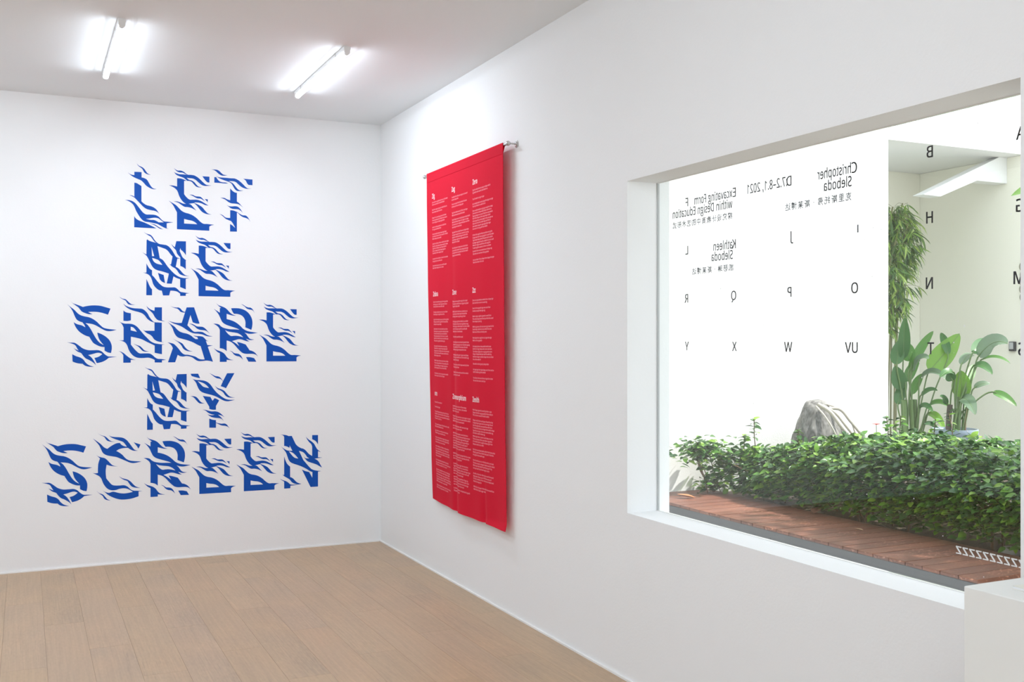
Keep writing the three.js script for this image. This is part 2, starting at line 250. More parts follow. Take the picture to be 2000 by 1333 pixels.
    '-41 96*,-21 83,-2 76,18 67,34 54,47 35,64 20,95 11*,70 12,47 15*,47 0*,0 0*,0 61*,-15 69,-28 81',
    '67 78*,84 72,100 60,120 57,133 53,145 42,160 13*,146 28,133 37,113 41,97 51,84 67',
    '180 32*,210 31,237 24*,252 -1*,197 0*',
  ],
  Y: [
    '-125 376*,-75 376*,-61 344*,-86 350,-118 360*',
    '-132 356*,-112 341,-89 333,-61 331,-32 326,-9 315,10 296,30 267,49 244,72 223,92 208,111 197,134 191,174 189*,148 183,125 180,102 184,79 196,56 210,30 222,-3 232,-28 239,-51 249,-67 264,-80 290,-89 313,-109 338|-78 325*,-57 317,-38 309,-19 295,-2 275*,-22 279,-41 286,-57 302',
    '1 379*,20 369,40 358,59 355,72 349,84 335,93 322*,121 376*,171 376*,113 271*,98 279,77 286*,92 319*,82 332,69 339,53 342,36 351,20 364',
    '38 291*,56 275,82 265,102 253,118 234,134 217,151 209,176 204*,148 205,125 209,108 222,95 241,79 255,56 267',
    '-126 222*,-105 221,-89 216,-77 205,-64 188,-51 176,-30 170*,-51 169,-67 172,-83 187,-99 207,-112 217',
    '-44 222*,-22 218,7 214*,22 186*,35 204*,49 199,67 188*,45 149*,45 124*,23 124,0 130*,0 145*',
    '-47 126*,-25 124,-6 118,14 113,43 112,62 106,79 94,103 69*,82 82,59 88*,75 74,87 60,97 45*,82 59,69 64,43 67,17 73,1 82,-13 94*,4 88,20 86,36 89*,14 93,-9 105,-25 119',
    '0 64*,17 56,45 51*,45 35*,62 29,82 25,105 25,118 18,128 5,139 -10*,125 2,108 9,85 12,69 19,51 29,45 31*,45 -2*,0 0*',
  ],
  C: [
    '-31 438*,-9 423,12 416,26 406,40 391,54 381,78 375*,50 378,29 385,19 397,10 411,-12 423',
    '-60 403*,-36 385,-12 365,9 342,29 331*,57 351,85 365,108 367*,116 356,130 346,152 339*,141 357,127 373,102 384,75 395,54 406,39 421*,54 412,75 408,106 405,130 399,151 384,169 361,187 334,201 317,222 310*,194 311,176 319,159 332*,127 331,102 325,85 314*,102 304,123 287,141 265,159 251,183 243,245 236*,215 230,190 228,169 233,141 247,113 261,85 274,54 281,22 290,2 305,-10 330,-22 357,-40 381',
    '194 368*,238 351*,225 323*,213 344',
    '-42 296*,-29 285,-12 277,12 270,29 256,47 235,64 219,95 210*,68 213,47 217,25 226*,20 192,20 162,23 134*,40 111,57 91,75 84,106 82,134 82,155 72,173 54,190 43,215 40,250 36*,226 34*,226 2*,183 -10,144 -14,106 -11,68 3,36 22,17 40,0 55*,19 43,40 37,64 43,81 39,106 31,134 27,162 29,190 34*,159 55,134 62,106 60,81 53,57 53,36 61,19 77,3 104,-7 132,-19 149,-36 161,-60 174*,-43 172,-29 173*,-29 202,-26 238,-16 269*',
    '102 145*,123 130,155 119,176 104,194 83,211 68,238 58*,208 61,183 70,167 90,155 108,134 118,116 130',
    '-40 56*,-19 38,2 28,16 12,29 -4,50 -14*,26 -10,10 1,0 19,-16 32',
  ],
  N: [
    '-28 388*,-3 385,15 382,31 375*,55 375*,81 319*,97 300,121 285,139 279,156 266,177 242,203 224*,203 293*,195 311,181 325,167 345,157 365*,174 347,195 332,216 313,228 292,241 271,267 249*,253 254,246 258*,246 212*,278 209*,248 206,220 203*,237 194,251 180,262 160,276 136*,255 148,234 161,209 171,184 180,167 189,153 205,140 222*,156 210,183 208*,167 217,153 238,135 255,107 265*,125 227,139 197*,160 172,181 147,198 130,220 120,271 110*,255 109,246 108*,246 0*,191 0*,128 130*,153 117,181 109*,204 66*,205 107*,184 117,156 136,128 151,100 163,73 173,48 185,33 203,24 227,14 255,-3 280,-22 302*,0 285,24 272,59 268*,40 307*,38 290*,21 300,0 306*,0 371*,-10 382|34 265*,59 255,79 238,102 210*,79 216,62 229',
    '203 375*,246 374*,246 305*,230 329,203 345*',
    '0 230*,10 200,22 176,43 155*,43 80*,60 72,76 56,93 39,125 26*,97 26,73 32,55 43,41 61,28 71,0 89,-14 105*,-7 99,0 98*',
    '-31 73*,-10 61,10 54,28 43,45 28,66 24,97 25,125 25*,97 23,76 20,45 18*,44 0*,0 0*,0 50*,-17 61',
  ],
};

{
  const geo = {};
  for (const k of Object.keys(GLYPHS)) geo[k] = mergeGeometries(GLYPHS[k].map((line) => { const [o, ...h] = line.split('|'); const s = new THREE.Shape(contour(o)); for (const c of h) s.holes.push(new THREE.Path(contour(c))); return new THREE.ExtrudeGeometry(s, { depth: 0.0006, bevelEnabled: false }); }));
  const B = 2.259, S = 0.456;
  const put = (ch, x, y, label) => { const m = solid('wall_letter', geo[ch], M.blueVinyl, label, 'letter', 'blue vinyl letters on the wall'); m.position.set(x, y, 0.0002); };
  put('L', -1.73, B, 'blue wavy letter L beginning the word LET on the white wall');
  put('E', -1.454, B, 'blue wavy letter E in the middle of the word LET');
  put('T', -1.098, B, 'blue wavy letter T ending the word LET');
  put('M', -1.653, B - S, 'blue wavy letter M of the word ME under LET');
  put('E', -1.311, B - S, 'blue wavy letter E of the word ME under LET');
  put('S', -2.112, 1.358, 'blue wavy letter S beginning the word SHARE');
  put('H', -1.799, B - 2 * S, 'blue wavy letter H of the word SHARE');
  put('A', -1.513, B - 2 * S, 'blue wavy letter A of the word SHARE');
  put('R', -1.168, B - 2 * S, 'blue wavy letter R of the word SHARE');
  put('E', -0.845, B - 2 * S, 'blue wavy letter E ending the word SHARE');
  put('M', -1.648, B - 3 * S, 'blue wavy letter M of the word MY under SHARE');
  put('Y', -1.239, B - 3 * S, 'blue wavy letter Y of the word MY under SHARE');
  put('S', -2.263, 0.445, 'blue wavy letter S beginning the word SCREEN');
  put('C', -1.928, 0.443, 'blue wavy letter C of the word SCREEN');
  put('R', -1.626, 0.435, 'blue wavy letter R of the word SCREEN');
  put('E', -1.306, 0.435, 'blue wavy letter E right after the R of SCREEN');
  put('E', -1.003, 0.435, 'blue wavy letter E right before the N of SCREEN');
  put('N', -0.719, 0.436, 'blue wavy letter N ending the word SCREEN');
}

// ---------------------------------------------------------------- red banner on its rod
{
  const rod = thing('banner_rod', 'brushed steel rod on wall brackets carrying the red banner', 'rod');
  const rx = -0.052, ry = 2.556, za = 1.072, zb = 2.36;
  const cyl = (p, q, r, s = 14) => { const d = q.clone().sub(p), g = new THREE.CylinderGeometry(r, r, d.length(), s); g.applyQuaternion(new THREE.Quaternion().setFromUnitVectors(V(0, 1, 0), d.normalize())); g.translate((p.x + q.x) / 2, (p.y + q.y) / 2, (p.z + q.z) / 2); return g; };
  part('bar', cyl(V(rx, ry, za), V(rx, ry, zb), 0.008), M.steel, rod);
  for (const z of [za + 0.008, zb - 0.008]) {
    const ball = new THREE.SphereGeometry(0.0135, 16, 12); ball.translate(rx, ry, z); part('end_ball', ball, M.steel, rod);
    part('bracket', cyl(V(rx, ry, z), V(-0.004, ry, z), 0.0045), M.steel, rod);
    part('wall_plate', [cyl(V(-0.005, ry, z), V(0, ry, z), 0.02, 20), cyl(V(-0.009, ry, z), V(-0.005, ry, z), 0.013, 20)], M.steel, rod);
  }
  // the print
  const z0 = 1.142, z1 = 2.303, yTop = 2.567, yBot = 0.47, PX = 976, w = Math.round((z1 - z0) * PX), h = Math.round((yTop - yBot) * PX);
  const cv = document.createElement('canvas'); cv.width = w; cv.height = h; const c = cv.getContext('2d');
  c.fillStyle = '#e31c39'; c.fillRect(0, 0, w, h);
  const X = (z) => (z - z0) * PX, Y = (y) => (yTop - y) * PX;
  for (let i = 0; i < 26000; i++) { c.fillStyle = rnd() < 0.5 ? 'rgba(255,90,105,0.10)' : 'rgba(120,0,20,0.10)'; c.fillRect(rnd() * w, rnd() * h, rr(1, 3), rr(1, 3)); }
  const cols = [[1.233, 1.562, 1.884], [1.229, 1.558, 1.869], [1.227, 1.544, 1.853]];
  const rows = [
    [2.395, ['Zig', 'Zag', 'Zero'], ['2.376:2 2.328:2 2.277:3 2.218:2 2.174:3 2.112:5 2.017:2 1.973:2', '2.367:2 2.325:2 2.273:2 2.231:4 2.154:5 2.060:4', '2.369:2 2.317:1 2.290:2 2.250:8 2.110:6 2.017:2 1.967:2']],
    [1.773, ['Zebra', 'Zone', 'Zzz'], ['1.743:3 1.679:2 1.632:3 1.572:6 1.464:5 1.372:4 1.292:2', '1.738:3 1.677:3 1.617:5 1.525:1 1.493:4 1.417:3 1.358:2 1.312:2', '1.735:2 1.689:2 1.643:3 1.583:3 1.519:2 1.470:6 1.369:1 1.337:2 1.288:2']],
    [1.143, ['orn', 'Zoomorphism', 'Zenith'], ['1.108:1 1.078:1 1.049:4 0.968:2 0.928:2 0.885:3 0.828:5 0.741:3 0.681:6 0.582:2', '1.107:3 1.047:3 0.988:2 0.944:7 0.821:3 0.760:5 0.680:4 0.611:2', '1.104:3 1.045:6 0.952:4 0.876:3 0.814:4 0.738:4 0.662:2']],
  ];
  const words = 'the of a to and in zig zag line form zone is it with as for zero one that sign type word at on by an from this letter shape turn part whole sleep sound back line which'.split(' ');
  c.textBaseline = 'alphabetic';
  rows.forEach(([y, heads, texts], r) => heads.forEach((head, k) => {
    const x = X(cols[r][k]);
    c.fillStyle = '#fff4f2'; c.font = 'bold 41px sans-serif'; c.save(); c.translate(x, Y(y)); c.scale(0.79, 1); c.fillText(head, 0, 0); c.restore();
    c.fillStyle = '#ffd3d6'; c.font = '13px sans-serif';
    for (const b of texts[k].split(' ')) {
      const [y1, n] = b.split(':').map(Number);
      for (let i = 0; i < n; i++) {
        let s = ''; const full = (k === 2 ? 268 : k === 1 ? 245 : 240) * (i === n - 1 ? rr(0.35, 0.8) : rr(0.86, 1));
        while (c.measureText(s).width < full) { const t = pick(words); s += (s ? ' ' : '') + (s ? t : t[0].toUpperCase() + t.slice(1)); }
        c.fillText(s, x, Y(y1 - 0.0105 - i * 0.0149));
      }
    }
  }));
  const print = new THREE.CanvasTexture(cv); print.colorSpace = THREE.SRGBColorSpace; print.anisotropy = 8;
  const weave = dataTexture(256, 256, (u, v) => { const k = 128 + 45 * Math.sin(u * 6.283 * 64) * Math.sin(v * 6.283 * 64) + 60 * loop(u, v, 40, 40, 11); return [clamp8(k), clamp8(k), clamp8(k)]; });
  weave.repeat.set(14, 25);
  const cloth = new THREE.MeshPhysicalMaterial({ map: print, roughness: 0.9, side: THREE.DoubleSide, bumpMap: weave, bumpScale: 0.0005, transmission: 0.22, thickness: 0, specularIntensity: 0.25 });
  const plainCloth = new THREE.MeshPhysicalMaterial({ color: new THREE.Color('#dd1632'), roughness: 0.9, side: THREE.DoubleSide, bumpMap: weave, bumpScale: 0.0005, specularIntensity: 0.25 });
  const banner = thing('banner', 'long red fabric banner printed with white text, hanging from the steel rod', 'banner');
  const NU = 96, NV = 130;
  const surf = (u, v) => {                                    // u along the rod, v down
    const d = Math.pow(v, 1.4), a = u * (z1 - z0);
    const fold = Math.sin(u * 9.5 + 0.6) * 0.006 + Math.sin(u * 21 + 1.5 + v * 0.7) * 0.004 + Math.sin(u * 4.2 + 2.2) * 0.008;
    const kink = 0.016 * Math.exp(-Math.pow((u - 0.36 - 0.02 * v) / 0.03, 2)) * d + 0.014 * Math.exp(-Math.pow((u - 0.735) / 0.022, 2)) * Math.pow(v, 8);
    const ripple = noise.noise(u * 7, v * 5, 3.1) * 0.0025 * Math.min(1, v * 6);
    const sag = (0.012 * Math.sin(u * 3.1416) - 0.006 * u) * v * v;
    const x = -0.0615 + 0.03 * d + fold * d + kink + ripple;
    const curl = v > 0.985 ? -(v - 0.985) * 0.9 * Math.exp(-Math.pow((u - 0.9) / 0.14, 2)) : 0;
    const y = yTop - v * (yTop - yBot) - sag + 0.01 * Math.pow(1 - u, 2) * v - 0.015 * Math.pow(u, 3) * Math.pow(v, 6);
    return V(Math.min(-0.012, x + curl), y, z0 + a + 0.004 * Math.sin(v * 5 + 1) * v + 0.003 * noise.noise(v * 9, u * 2, 8));
  };
  const g = new THREE.PlaneGeometry(1, 1, NU, NV), p = g.attributes.position, uv = g.attributes.uv;
  for (let i = 0; i < p.count; i++) { const u = uv.getX(i), v = 1 - uv.getY(i), q = surf(u, v); p.setXYZ(i, q.x, q.y, q.z); }
  g.computeVertexNormals();
  part('printed_cloth', g, cloth, banner);
  const pocket = new THREE.CylinderGeometry(0.0098, 0.0098, z1 - z0, 18, 1, true); pocket.rotateX(Math.PI / 2); pocket.translate(rx, ry, (z0 + z1) / 2); part('rod_pocket', pocket, plainCloth, banner);
  const seamPts = []; for (let i = 0; i <= 40; i++) { const q = surf(i / 40, 0.028); seamPts.push(V(q.x - 0.0008, q.y, q.z)); } part('seam', tube(seamPts, 0.0009, 80, 5), plainCloth, banner);
  const back = new THREE.PlaneGeometry(1, 1, NU, 8), bp = back.attributes.position, bu = back.attributes.uv;
  for (let i = 0; i < bp.count; i++) { const q = surf(bu.getX(i), (1 - bu.getY(i)) * 0.03); bp.setXYZ(i, q.x + 0.018 * bu.getY(i) + 0.0006, q.y, q.z); }
  back.computeVertexNormals(); part('pocket_back', back, plainCloth, banner);
  for (const [f, n] of [[(t) => surf(t, 1), 'bottom_hem'], [(t) => surf(0, t), 'side_hem'], [(t) => surf(1, t), 'side_hem']]) { const pts = []; for (let i = 0; i <= 60; i++) pts.push(f(i / 60)); part(n, tube(pts, 0.0016, 150, 5), plainCloth, banner); }
}

// ---------------------------------------------------------------- lettering on the glass (reads from the courtyard side)
const font = await new FontLoader().loadAsync('fonts/droid/droid_sans_regular.typeface.json');
function thin(points, d) {
  if (!d) return points;                                    // draws a glyph outline in by d on both sides of its strokes
  const n = points.length, out = [];
  for (let i = 0; i < n; i++) {
    const a = points[(i + n - 1) % n], b = points[i], c = points[(i + 1) % n];
    const e0 = new THREE.Vector2(b.x - a.x, b.y - a.y).normalize(), e1 = new THREE.Vector2(c.x - b.x, c.y - b.y).normalize();
    const m = new THREE.Vector2(-e0.y - e1.y, e0.x + e1.x); const l = m.length(); if (l < 1e-6) { out.push(b.clone()); continue; }
    m.divideScalar(l); const k = d / Math.max(0.5, m.x * -e0.y + m.y * e0.x); out.push(new THREE.Vector2(b.x + m.x * k, b.y + m.y * k));
  }
  return out;
}
const uniq = (pts) => pts.filter((p, i) => p.distanceTo(pts[(i + 1) % pts.length]) > 1e-6);
const BOLD = 0.00045;                                          // spreads the strokes to the weight of the cut vinyl
function lettering(text, size, d) {
  if (text === 'I') { const g = new THREE.BoxGeometry(size * 0.16, size * 0.74, 0.0006); g.translate(size * 0.1, size * 0.357, 0.0003); return g; }
  const geos = [];
  for (const s of font.generateShapes(text, size)) {
    const e = s.extractPoints(5), o = uniq(e.shape), ccw = THREE.ShapeUtils.area(o) > 0 ? 1 : -1;
    const q = new THREE.Shape(thin(o, d * ccw));
    for (const hole of e.holes) { const hp = uniq(hole), cw = THREE.ShapeUtils.area(hp) > 0 ? 1 : -1; q.holes.push(new THREE.Path(thin(hp, -d * cw))); }
    const flat = new THREE.ExtrudeGeometry(q, { depth: 0.0006, bevelEnabled: false });
    for (const [a, b] of [[-1, -1], [1, -1], [1, 1], [-1, 1]]) geos.push(flat.clone().translate(a * BOLD, b * BOLD, 0));
  }
  return mergeGeometries(geos);
}
const CHINESE = {                                            // brush strokes of each character on a 100 unit square, y down
  克: '50 2 50 30;10 16 90 16;22 34 78 34 78 56 22 56 22 34;40 56 38 75 10 96;60 56 60 88 68 93 92 93 92 76',
  里: '20 6 80 6 80 52 20 52 20 6;20 29 80 29;50 6 50 92;18 70 82 70;6 93 94 93',
  斯: '4 18 54 18;16 4 16 68;44 4 44 68;16 34 44 34;16 50 44 50;2 68 56 68;18 72 6 94;40 72 52 92;92 6 62 14;62 14 62 50 54 94;62 42 98 42;80 42 80 96',
  托: '4 28 38 28;22 4 22 88 12 84;4 62 38 50;88 8 48 20;40 50 98 44;66 14 66 86 72 92 96 92 96 74',
  弗: '14 14 86 14 86 34 14 34 14 54 88 54 86 84 74 80;38 2 38 60 12 96;62 2 62 96',
  '·': '46 50 54 50',
  莱: '6 16 94 16;32 4 32 28;68 4 68 28;14 40 86 40;4 62 96 62;50 30 50 97;30 44 36 56;70 44 62 56;46 64 8 92;54 64 94 92',
  博: '4 34 36 34;20 4 20 96;40 14 98 14;48 24 92 24 92 54 48 54 48 24;48 38 92 38;70 4 70 54;84 2 92 10;40 66 98 66;80 56 80 94 68 90;50 74 58 84',
  达: '40 28 96 28;68 4 66 44 40 74;68 40 94 74;10 8 22 20;4 38 22 38 20 76;4 90 20 76 40 92 96 92',
  探: '4 28 36 28;20 4 20 88 12 84;4 62 36 50;42 24 42 10 96 10 94 24;60 18 46 36;76 18 92 34;40 52 98 52;69 38 69 97;66 54 40 86;72 54 98 86',
  究: '48 2 52 10;8 28 8 14 92 14 92 28;36 20 12 40;62 20 88 38;14 54 66 54 66 86 74 92 94 92 94 78;38 42 36 66 8 96',
  设: '10 8 22 18;4 36 22 36 22 84 34 74;50 8 48 30 38 42;50 8 80 8 80 34 96 36;42 50 88 50 74 76 40 96;48 56 68 80 98 96',
  计: '12 8 24 20;4 38 24 38 24 86 38 74;42 40 98 40;70 4 70 97',
  教: '8 20 52 20;30 4 30 36;4 36 58 36;54 8 8 64;18 50 46 50 32 62;32 62 32 94 22 90;4 74 56 68;70 4 56 48;64 26 98 26;90 26 78 66 52 96;66 40 80 72 98 96',
  育: '50 2 50 12;6 14 94 14;44 16 24 36;24 36 76 34;66 24 82 40;24 46 24 96;24 46 78 46 78 92 68 96;24 62 78 62;24 78 78 78',
  中: '12 24 88 24 88 64 12 64 12 24;50 2 50 98',
  的: '26 2 20 16;8 18 44 18 44 90 8 90 8 18;8 52 44 52;62 4 50 38;58 22 94 22 92 84 84 94 74 90;62 46 76 64',
  艺: '6 20 94 20;32 6 32 34;68 6 68 34;14 44 82 44 16 84 22 92 92 92 92 74',
  术: '6 32 94 32;50 4 50 98;46 34 6 80;54 34 94 80;68 8 82 20',
  形: '6 12 58 12;4 46 60 46;20 12 20 50 6 94;44 12 44 96;92 6 66 28;94 34 64 60;98 62 58 96',
  式: '4 28 96 28;62 4 66 50 80 88 92 94 96 76;76 6 90 16;10 54 52 54;30 54 30 88;4 92 60 82',
  凯: '28 4 28 28;8 12 8 28 50 28 50 12;10 42 48 42 48 60 10 60 10 90 54 84;62 12 62 60 54 94;62 12 88 12 88 84 98 88 98 72',
  瑟: '6 8 46 8;8 24 44 24;4 42 48 42;26 8 26 42;54 8 94 8;56 24 92 24;52 42 96 42;74 8 74 42;48 46 48 54;10 56 10 64;24 52 26 86 34 92 76 92 80 76;80 50 20 82;88 56 94 70',
  琳: '4 12 34 12;6 44 34 44;2 82 38 74;20 12 20 80;40 28 66 28;54 4 54 96;52 30 40 66;56 32 66 52;68 28 98 28;82 4 82 96;80 30 68 72;84 30 98 70',
};
function chinese(text, size, pitch, wide = 10) {
  const geos = [], k = size / 100;
  [...text].forEach((ch, n) => CHINESE[ch].split(';').forEach((st) => {
    const q = st.split(' ').map(Number);
    for (let i = 0; i + 3 < q.length; i += 2) {
      const [x0, y0, x1, y1] = q.slice(i, i + 4), l = Math.hypot(x1 - x0, y1 - y0), g = new THREE.BoxGeometry((l + wide * 0.8) * k, wide * k, 0.0006);
      g.translate(0, 0, 0.0003); g.rotateZ(Math.atan2(-(y1 - y0), x1 - x0)); g.translate(n * pitch + (x0 + x1) / 2 * k, (100 - (y0 + y1) / 2) * k, 0); geos.push(plain(g));
    }
  }));
  return mergeGeometries(geos);
}
{
  const GX = WIN.glass + 0.0042, place = (m, z, y) => { m.rotation.y = Math.PI / 2; m.position.set(GX, y, z); };   // read from outside: text runs towards -z
  const cap = 0.026, size = cap / 0.714 * 1.0, Z = [5.343, 5.018, 4.697, 4.362, 4.033, 3.706], Y = [2.072, 1.866, 1.66, 1.456];
  const letter = (ch, c, r, extra) => place(solid('window_letter', lettering(ch, size, 0), M.blackVinyl, `black mirrored letter ${ch} stuck on the window glass${extra || ''}`, 'letter', 'black letters on the window'), Z[c], Y[r]);
  letter('A', 0, 0); letter('B', 1, 0); letter('F', 5, 0);
  ['G', 'H', 'I', 'J', null, 'L'].forEach((ch, i) => ch && letter(ch, i, 1));
  ['M', 'N', 'O', 'P', 'Q', 'R'].forEach((ch, i) => letter(ch, i, 2));
  ['S', 'T', 'UV', 'W', 'X', 'Y'].forEach((ch, i) => letter(ch, i, 3));
  const block = (label, lines) => { const t = thing('window_text', label, 'lettering', 'lettering on the window'); for (const [geo, z, y] of lines) { const m = part('text_line', geo, M.blackVinyl, t); place(m, z, y); } };
  const small = (s, wide) => { const g = lettering(s, size * 0.97, 0); g.computeBoundingBox(); const b = g.boundingBox; g.translate(-b.min.x, 0, 0); g.scale(wide / (b.max.x - b.min.x), 1, 1); return g; };
  block('mirrored name in three lines starting with a tall C on the window', [[lettering('C', size, 0), 4.692, Y[0]], [small('hristopher', 0.166), 4.661, Y[0] + 0.001], [small('Sleboda', 0.135), 4.664, 2.028], [chinese('克里斯托弗·斯莱博达', 0.028, 0.0347), 4.664, 1.98]]);
  block('mirrored exhibition dates in one line starting with D on the window', [[lettering('D', size, 0), Z[3], Y[0]], [small(':7.2–8.1, 2021', 0.232), 4.334, Y[0] + 0.001]]);
  block('mirrored exhibition title in three lines starting with a tall E on the window', [[lettering('E', size, 0), Z[4], Y[0]], [small('xcavating Form', 0.26), 4.006, Y[0] + 0.001], [small('within Design Education', 0.42), 4.006, 2.03], [chinese('探究设计教育中的艺术形式', 0.028, 0.0355), 4.006, 1.985]]);
  block('mirrored name in three lines starting with a tall K on the window', [[lettering('K', size, 0), Z[4], Y[1]], [small('athleen', 0.128), 4.008, Y[1] + 0.001], [small('Sleboda', 0.141), 4.009, 1.825], [chinese('凯瑟琳·斯莱博达', 0.028, 0.036), 4.012, 1.777]]);
  // white row of Z letters low on the pane
  const zs = new THREE.Shape([[0, 0], [0.0195, 0], [0.0195, 0.0034], [0.0058, 0.0034], [0.0195, 0.0196], [0.0195, 0.0234], [0, 0.0234], [0, 0.02], [0.0137, 0.02], [0, 0.0038]].map(([a, b]) => new THREE.Vector2(a, b)));
  const zg = new THREE.ExtrudeGeometry(zs, { depth: 0.0006, bevelEnabled: false });
  for (let i = 0; i < 10; i++) { const m = solid('window_letter', zg, M.whiteVinyl, 'white mirrored letter Z in the row low on the window glass', 'letter', 'white Z letters on the window'); place(m, 5.34 - i * 0.0243, 0.85); }
}

// ---------------------------------------------------------------- plinth in front of the window wall, with a booklet
{
  const g = new RoundedBoxGeometry(0.43, 0.93, 0.9, 2, 0.003); g.translate(-0.431 + 0.215, 0.465, 5.648 + 0.45);
  const t = thing('plinth', 'pale painted plinth standing against the wall under the window corner', 'plinth'); part('body', g, M.plinth, t);
  const b = thing('booklet', 'cream booklet lying on top of the plinth', 'booklet');
  for (const [y0, y1, m, n, o] of [[0.9302, 0.9312, M.paper, 'cover', 0], [0.9312, 0.9362, M.whitePaint, 'pages', 0.001], [0.9362, 0.9372, M.paper, 'cover', 0]]) { const q = box(-0.1 + o, 0.1 - o, y0, y1, -0.14 + o, 0.14 - o); q.rotateY(-0.06); q.translate(-0.262, 0, 5.862); part(n, q, m, b); }
}

// ---------------------------------------------------------------- courtyard: ground, walls, deck
const DY = 0.4, ZA = 1.1;                                     // level of deck and planting bed; face of the white garden wall
{
  M.soil = new THREE.MeshStandardMaterial({ color: lin(0.07, 0.05, 0.035), roughness: 1, bumpMap: plasterBump, bumpScale: 0.02 });
  M.paving = new THREE.MeshStandardMaterial({ color: lin(0.5, 0.5, 0.49), roughness: 0.9 });
  struct('ground', box(-14, 16, -0.6, -0.26, -8, 24), M.paving, 'grey paving around the building', 'ground');
  struct('floor_courtyard', box(T + 0.002, 1.5, -0.26, 0.02, -0.2, 8), new THREE.MeshStandardMaterial({ color: lin(0.2, 0.2, 0.19), roughness: 0.9 }), 'grey strip of paving between the window and the deck', 'paving');
  struct('soil_bed', box(2.17, 5.54, -0.26, DY - 0.03, 1.102, 6.0), M.soil, 'dark soil of the raised planting bed', 'soil');
  struct('floor_recess', box(3.947, 5.548, -0.26, DY - 0.02, -0.07, 1.1), M.paving, 'paved floor of the covered recess', 'paving');
  // white wall that closes the courtyard, with the opening of the covered recess
  struct('wall_courtyard', pierced([T + 0.002, 8.5, -0.26, 5.2], [[3.945, 7.6, -0.2, 3.13]], 0.2, (g) => g.translate(0, 0, ZA - 0.2)), M.outerWall, 'bright white garden wall behind the hedge', 'wall');
  struct('wall_recess', box(3.6, 5.548, -0.26, 3.13, -0.27, -0.072), M.bounceTintWall, 'white wall at the back of the covered recess, tinted cream for bounced light', 'wall');
  struct('wall_side', box(5.55, 5.75, -0.26, 3.129, -0.27, 1.36), M.bounceTintWall, 'white wall behind the potted plant, tinted cream for bounced light', 'wall');
  struct('ceiling_recess', box(3.6, 7.6, 3.131, 3.33, -0.6, 0.898), M.outerWall, 'soffit over the covered recess', 'soffit');
  const bs = new THREE.Shape([[4.525, 2.741], [4.729, 2.736], [5.169, 2.902], [5.548, 2.9], [5.548, 3.129], [5.45, 3.129]].map(([a, b]) => new THREE.Vector2(a, b)));
  const bg = new THREE.ExtrudeGeometry(bs, { depth: 0.12, bevelEnabled: false }); bg.translate(0, 0, 0.8);
  struct('trim_3', worldUV(bg), M.outerWall, 'sloping concrete beam under the recess soffit', 'beam');
  struct('ceiling_added_eave', box(T + 0.002, 1.97, 3.0, 3.12, -0.2, 9), M.outerWall, 'unseen roof overhang added above the window to shade it', 'eave');  // overhang out of view, put in to keep the sun off the window
  struct('wall_far', box(9.5, 9.7, -0.26, 1.9, -2, 12), M.outerWall, 'low white wall closing the far side of the courtyard', 'wall');
}
{
  const wood = dataTexture(256, 512, (u, v) => { const k = 1 + 0.22 * loop(u, v, 40, 3, 21) + 0.25 * loop(u, v, 6, 6, 22) + 0.14 * loop(u, v, 90, 60, 23), d = Math.max(0, loop(u, v, 30, 30, 24) - 0.18) * 200; return [clamp8(150 * k + d), clamp8(102 * k + d), clamp8(84 * k + d)]; }, true);
  wood.repeat.set(3, 1.6);
  const tones = [[0.66, 0.58, 0.53], [0.56, 0.48, 0.45], [0.68, 0.56, 0.48], [0.52, 0.46, 0.45]].map(([r, g, b]) => new THREE.MeshStandardMaterial({ map: wood, color: lin(r, g, b), roughness: 0.5, bumpMap: wood, bumpScale: 0.001 }));
  const fas = new THREE.MeshStandardMaterial({ color: lin(0.13, 0.13, 0.14), roughness: 0.9, bumpMap: wood, bumpScale: 0.002 });
  const deck = thing('deck', 'reddish brown timber deck of short boards between window and hedge', 'deck');
  const pitch = 0.1075, n = 27, x0 = 1.545, x1 = 2.165, z0 = 1.105, geos = [0, 1, 2, 3, 4].map((k) => { const g = new THREE.BoxGeometry(x1 - x0, 0.018, pitch - 0.006); worldUV(g); const uv = g.attributes.uv; for (let i = 0; i < uv.count; i++) uv.setXY(i, uv.getY(i) + k * 0.37, uv.getX(i) + k * 0.61); return g; });
  for (let i = 0; i < n; i++) { const m = part('deck_board', pick(geos), pick(tones), deck); m.position.set((x0 + x1) / 2, DY - 0.009 + rr(-0.0012, 0.0012), z0 + pitch * (i + 0.5)); m.rotation.y = rr(-0.004, 0.004); }
  part('sand_layer', box(x0 + 0.012, x1, DY - 0.06, DY - 0.0035, z0, z0 + n * pitch - 0.004), new THREE.MeshStandardMaterial({ color: lin(0.55, 0.48, 0.43), roughness: 1 }), deck);
  part('edge_strip', box(x0 + 0.003, x0 + 0.0118, DY - 0.06, DY - 0.0205, z0, z0 + n * pitch), fas, deck);
  for (let i = 0; i < 4; i++) part('fascia_board', box(x0 + 0.004, x0 + 0.03, -0.26, DY - 0.061, z0 + i * 0.7256 + 0.002, z0 + (i + 1) * 0.7256 - 0.002), fas, deck);
  part('end_board', box(x0 + 0.05, x1, -0.26, DY - 0.061, z0 + n * pitch - 0.03, z0 + n * pitch - 0.004), fas, deck);
}

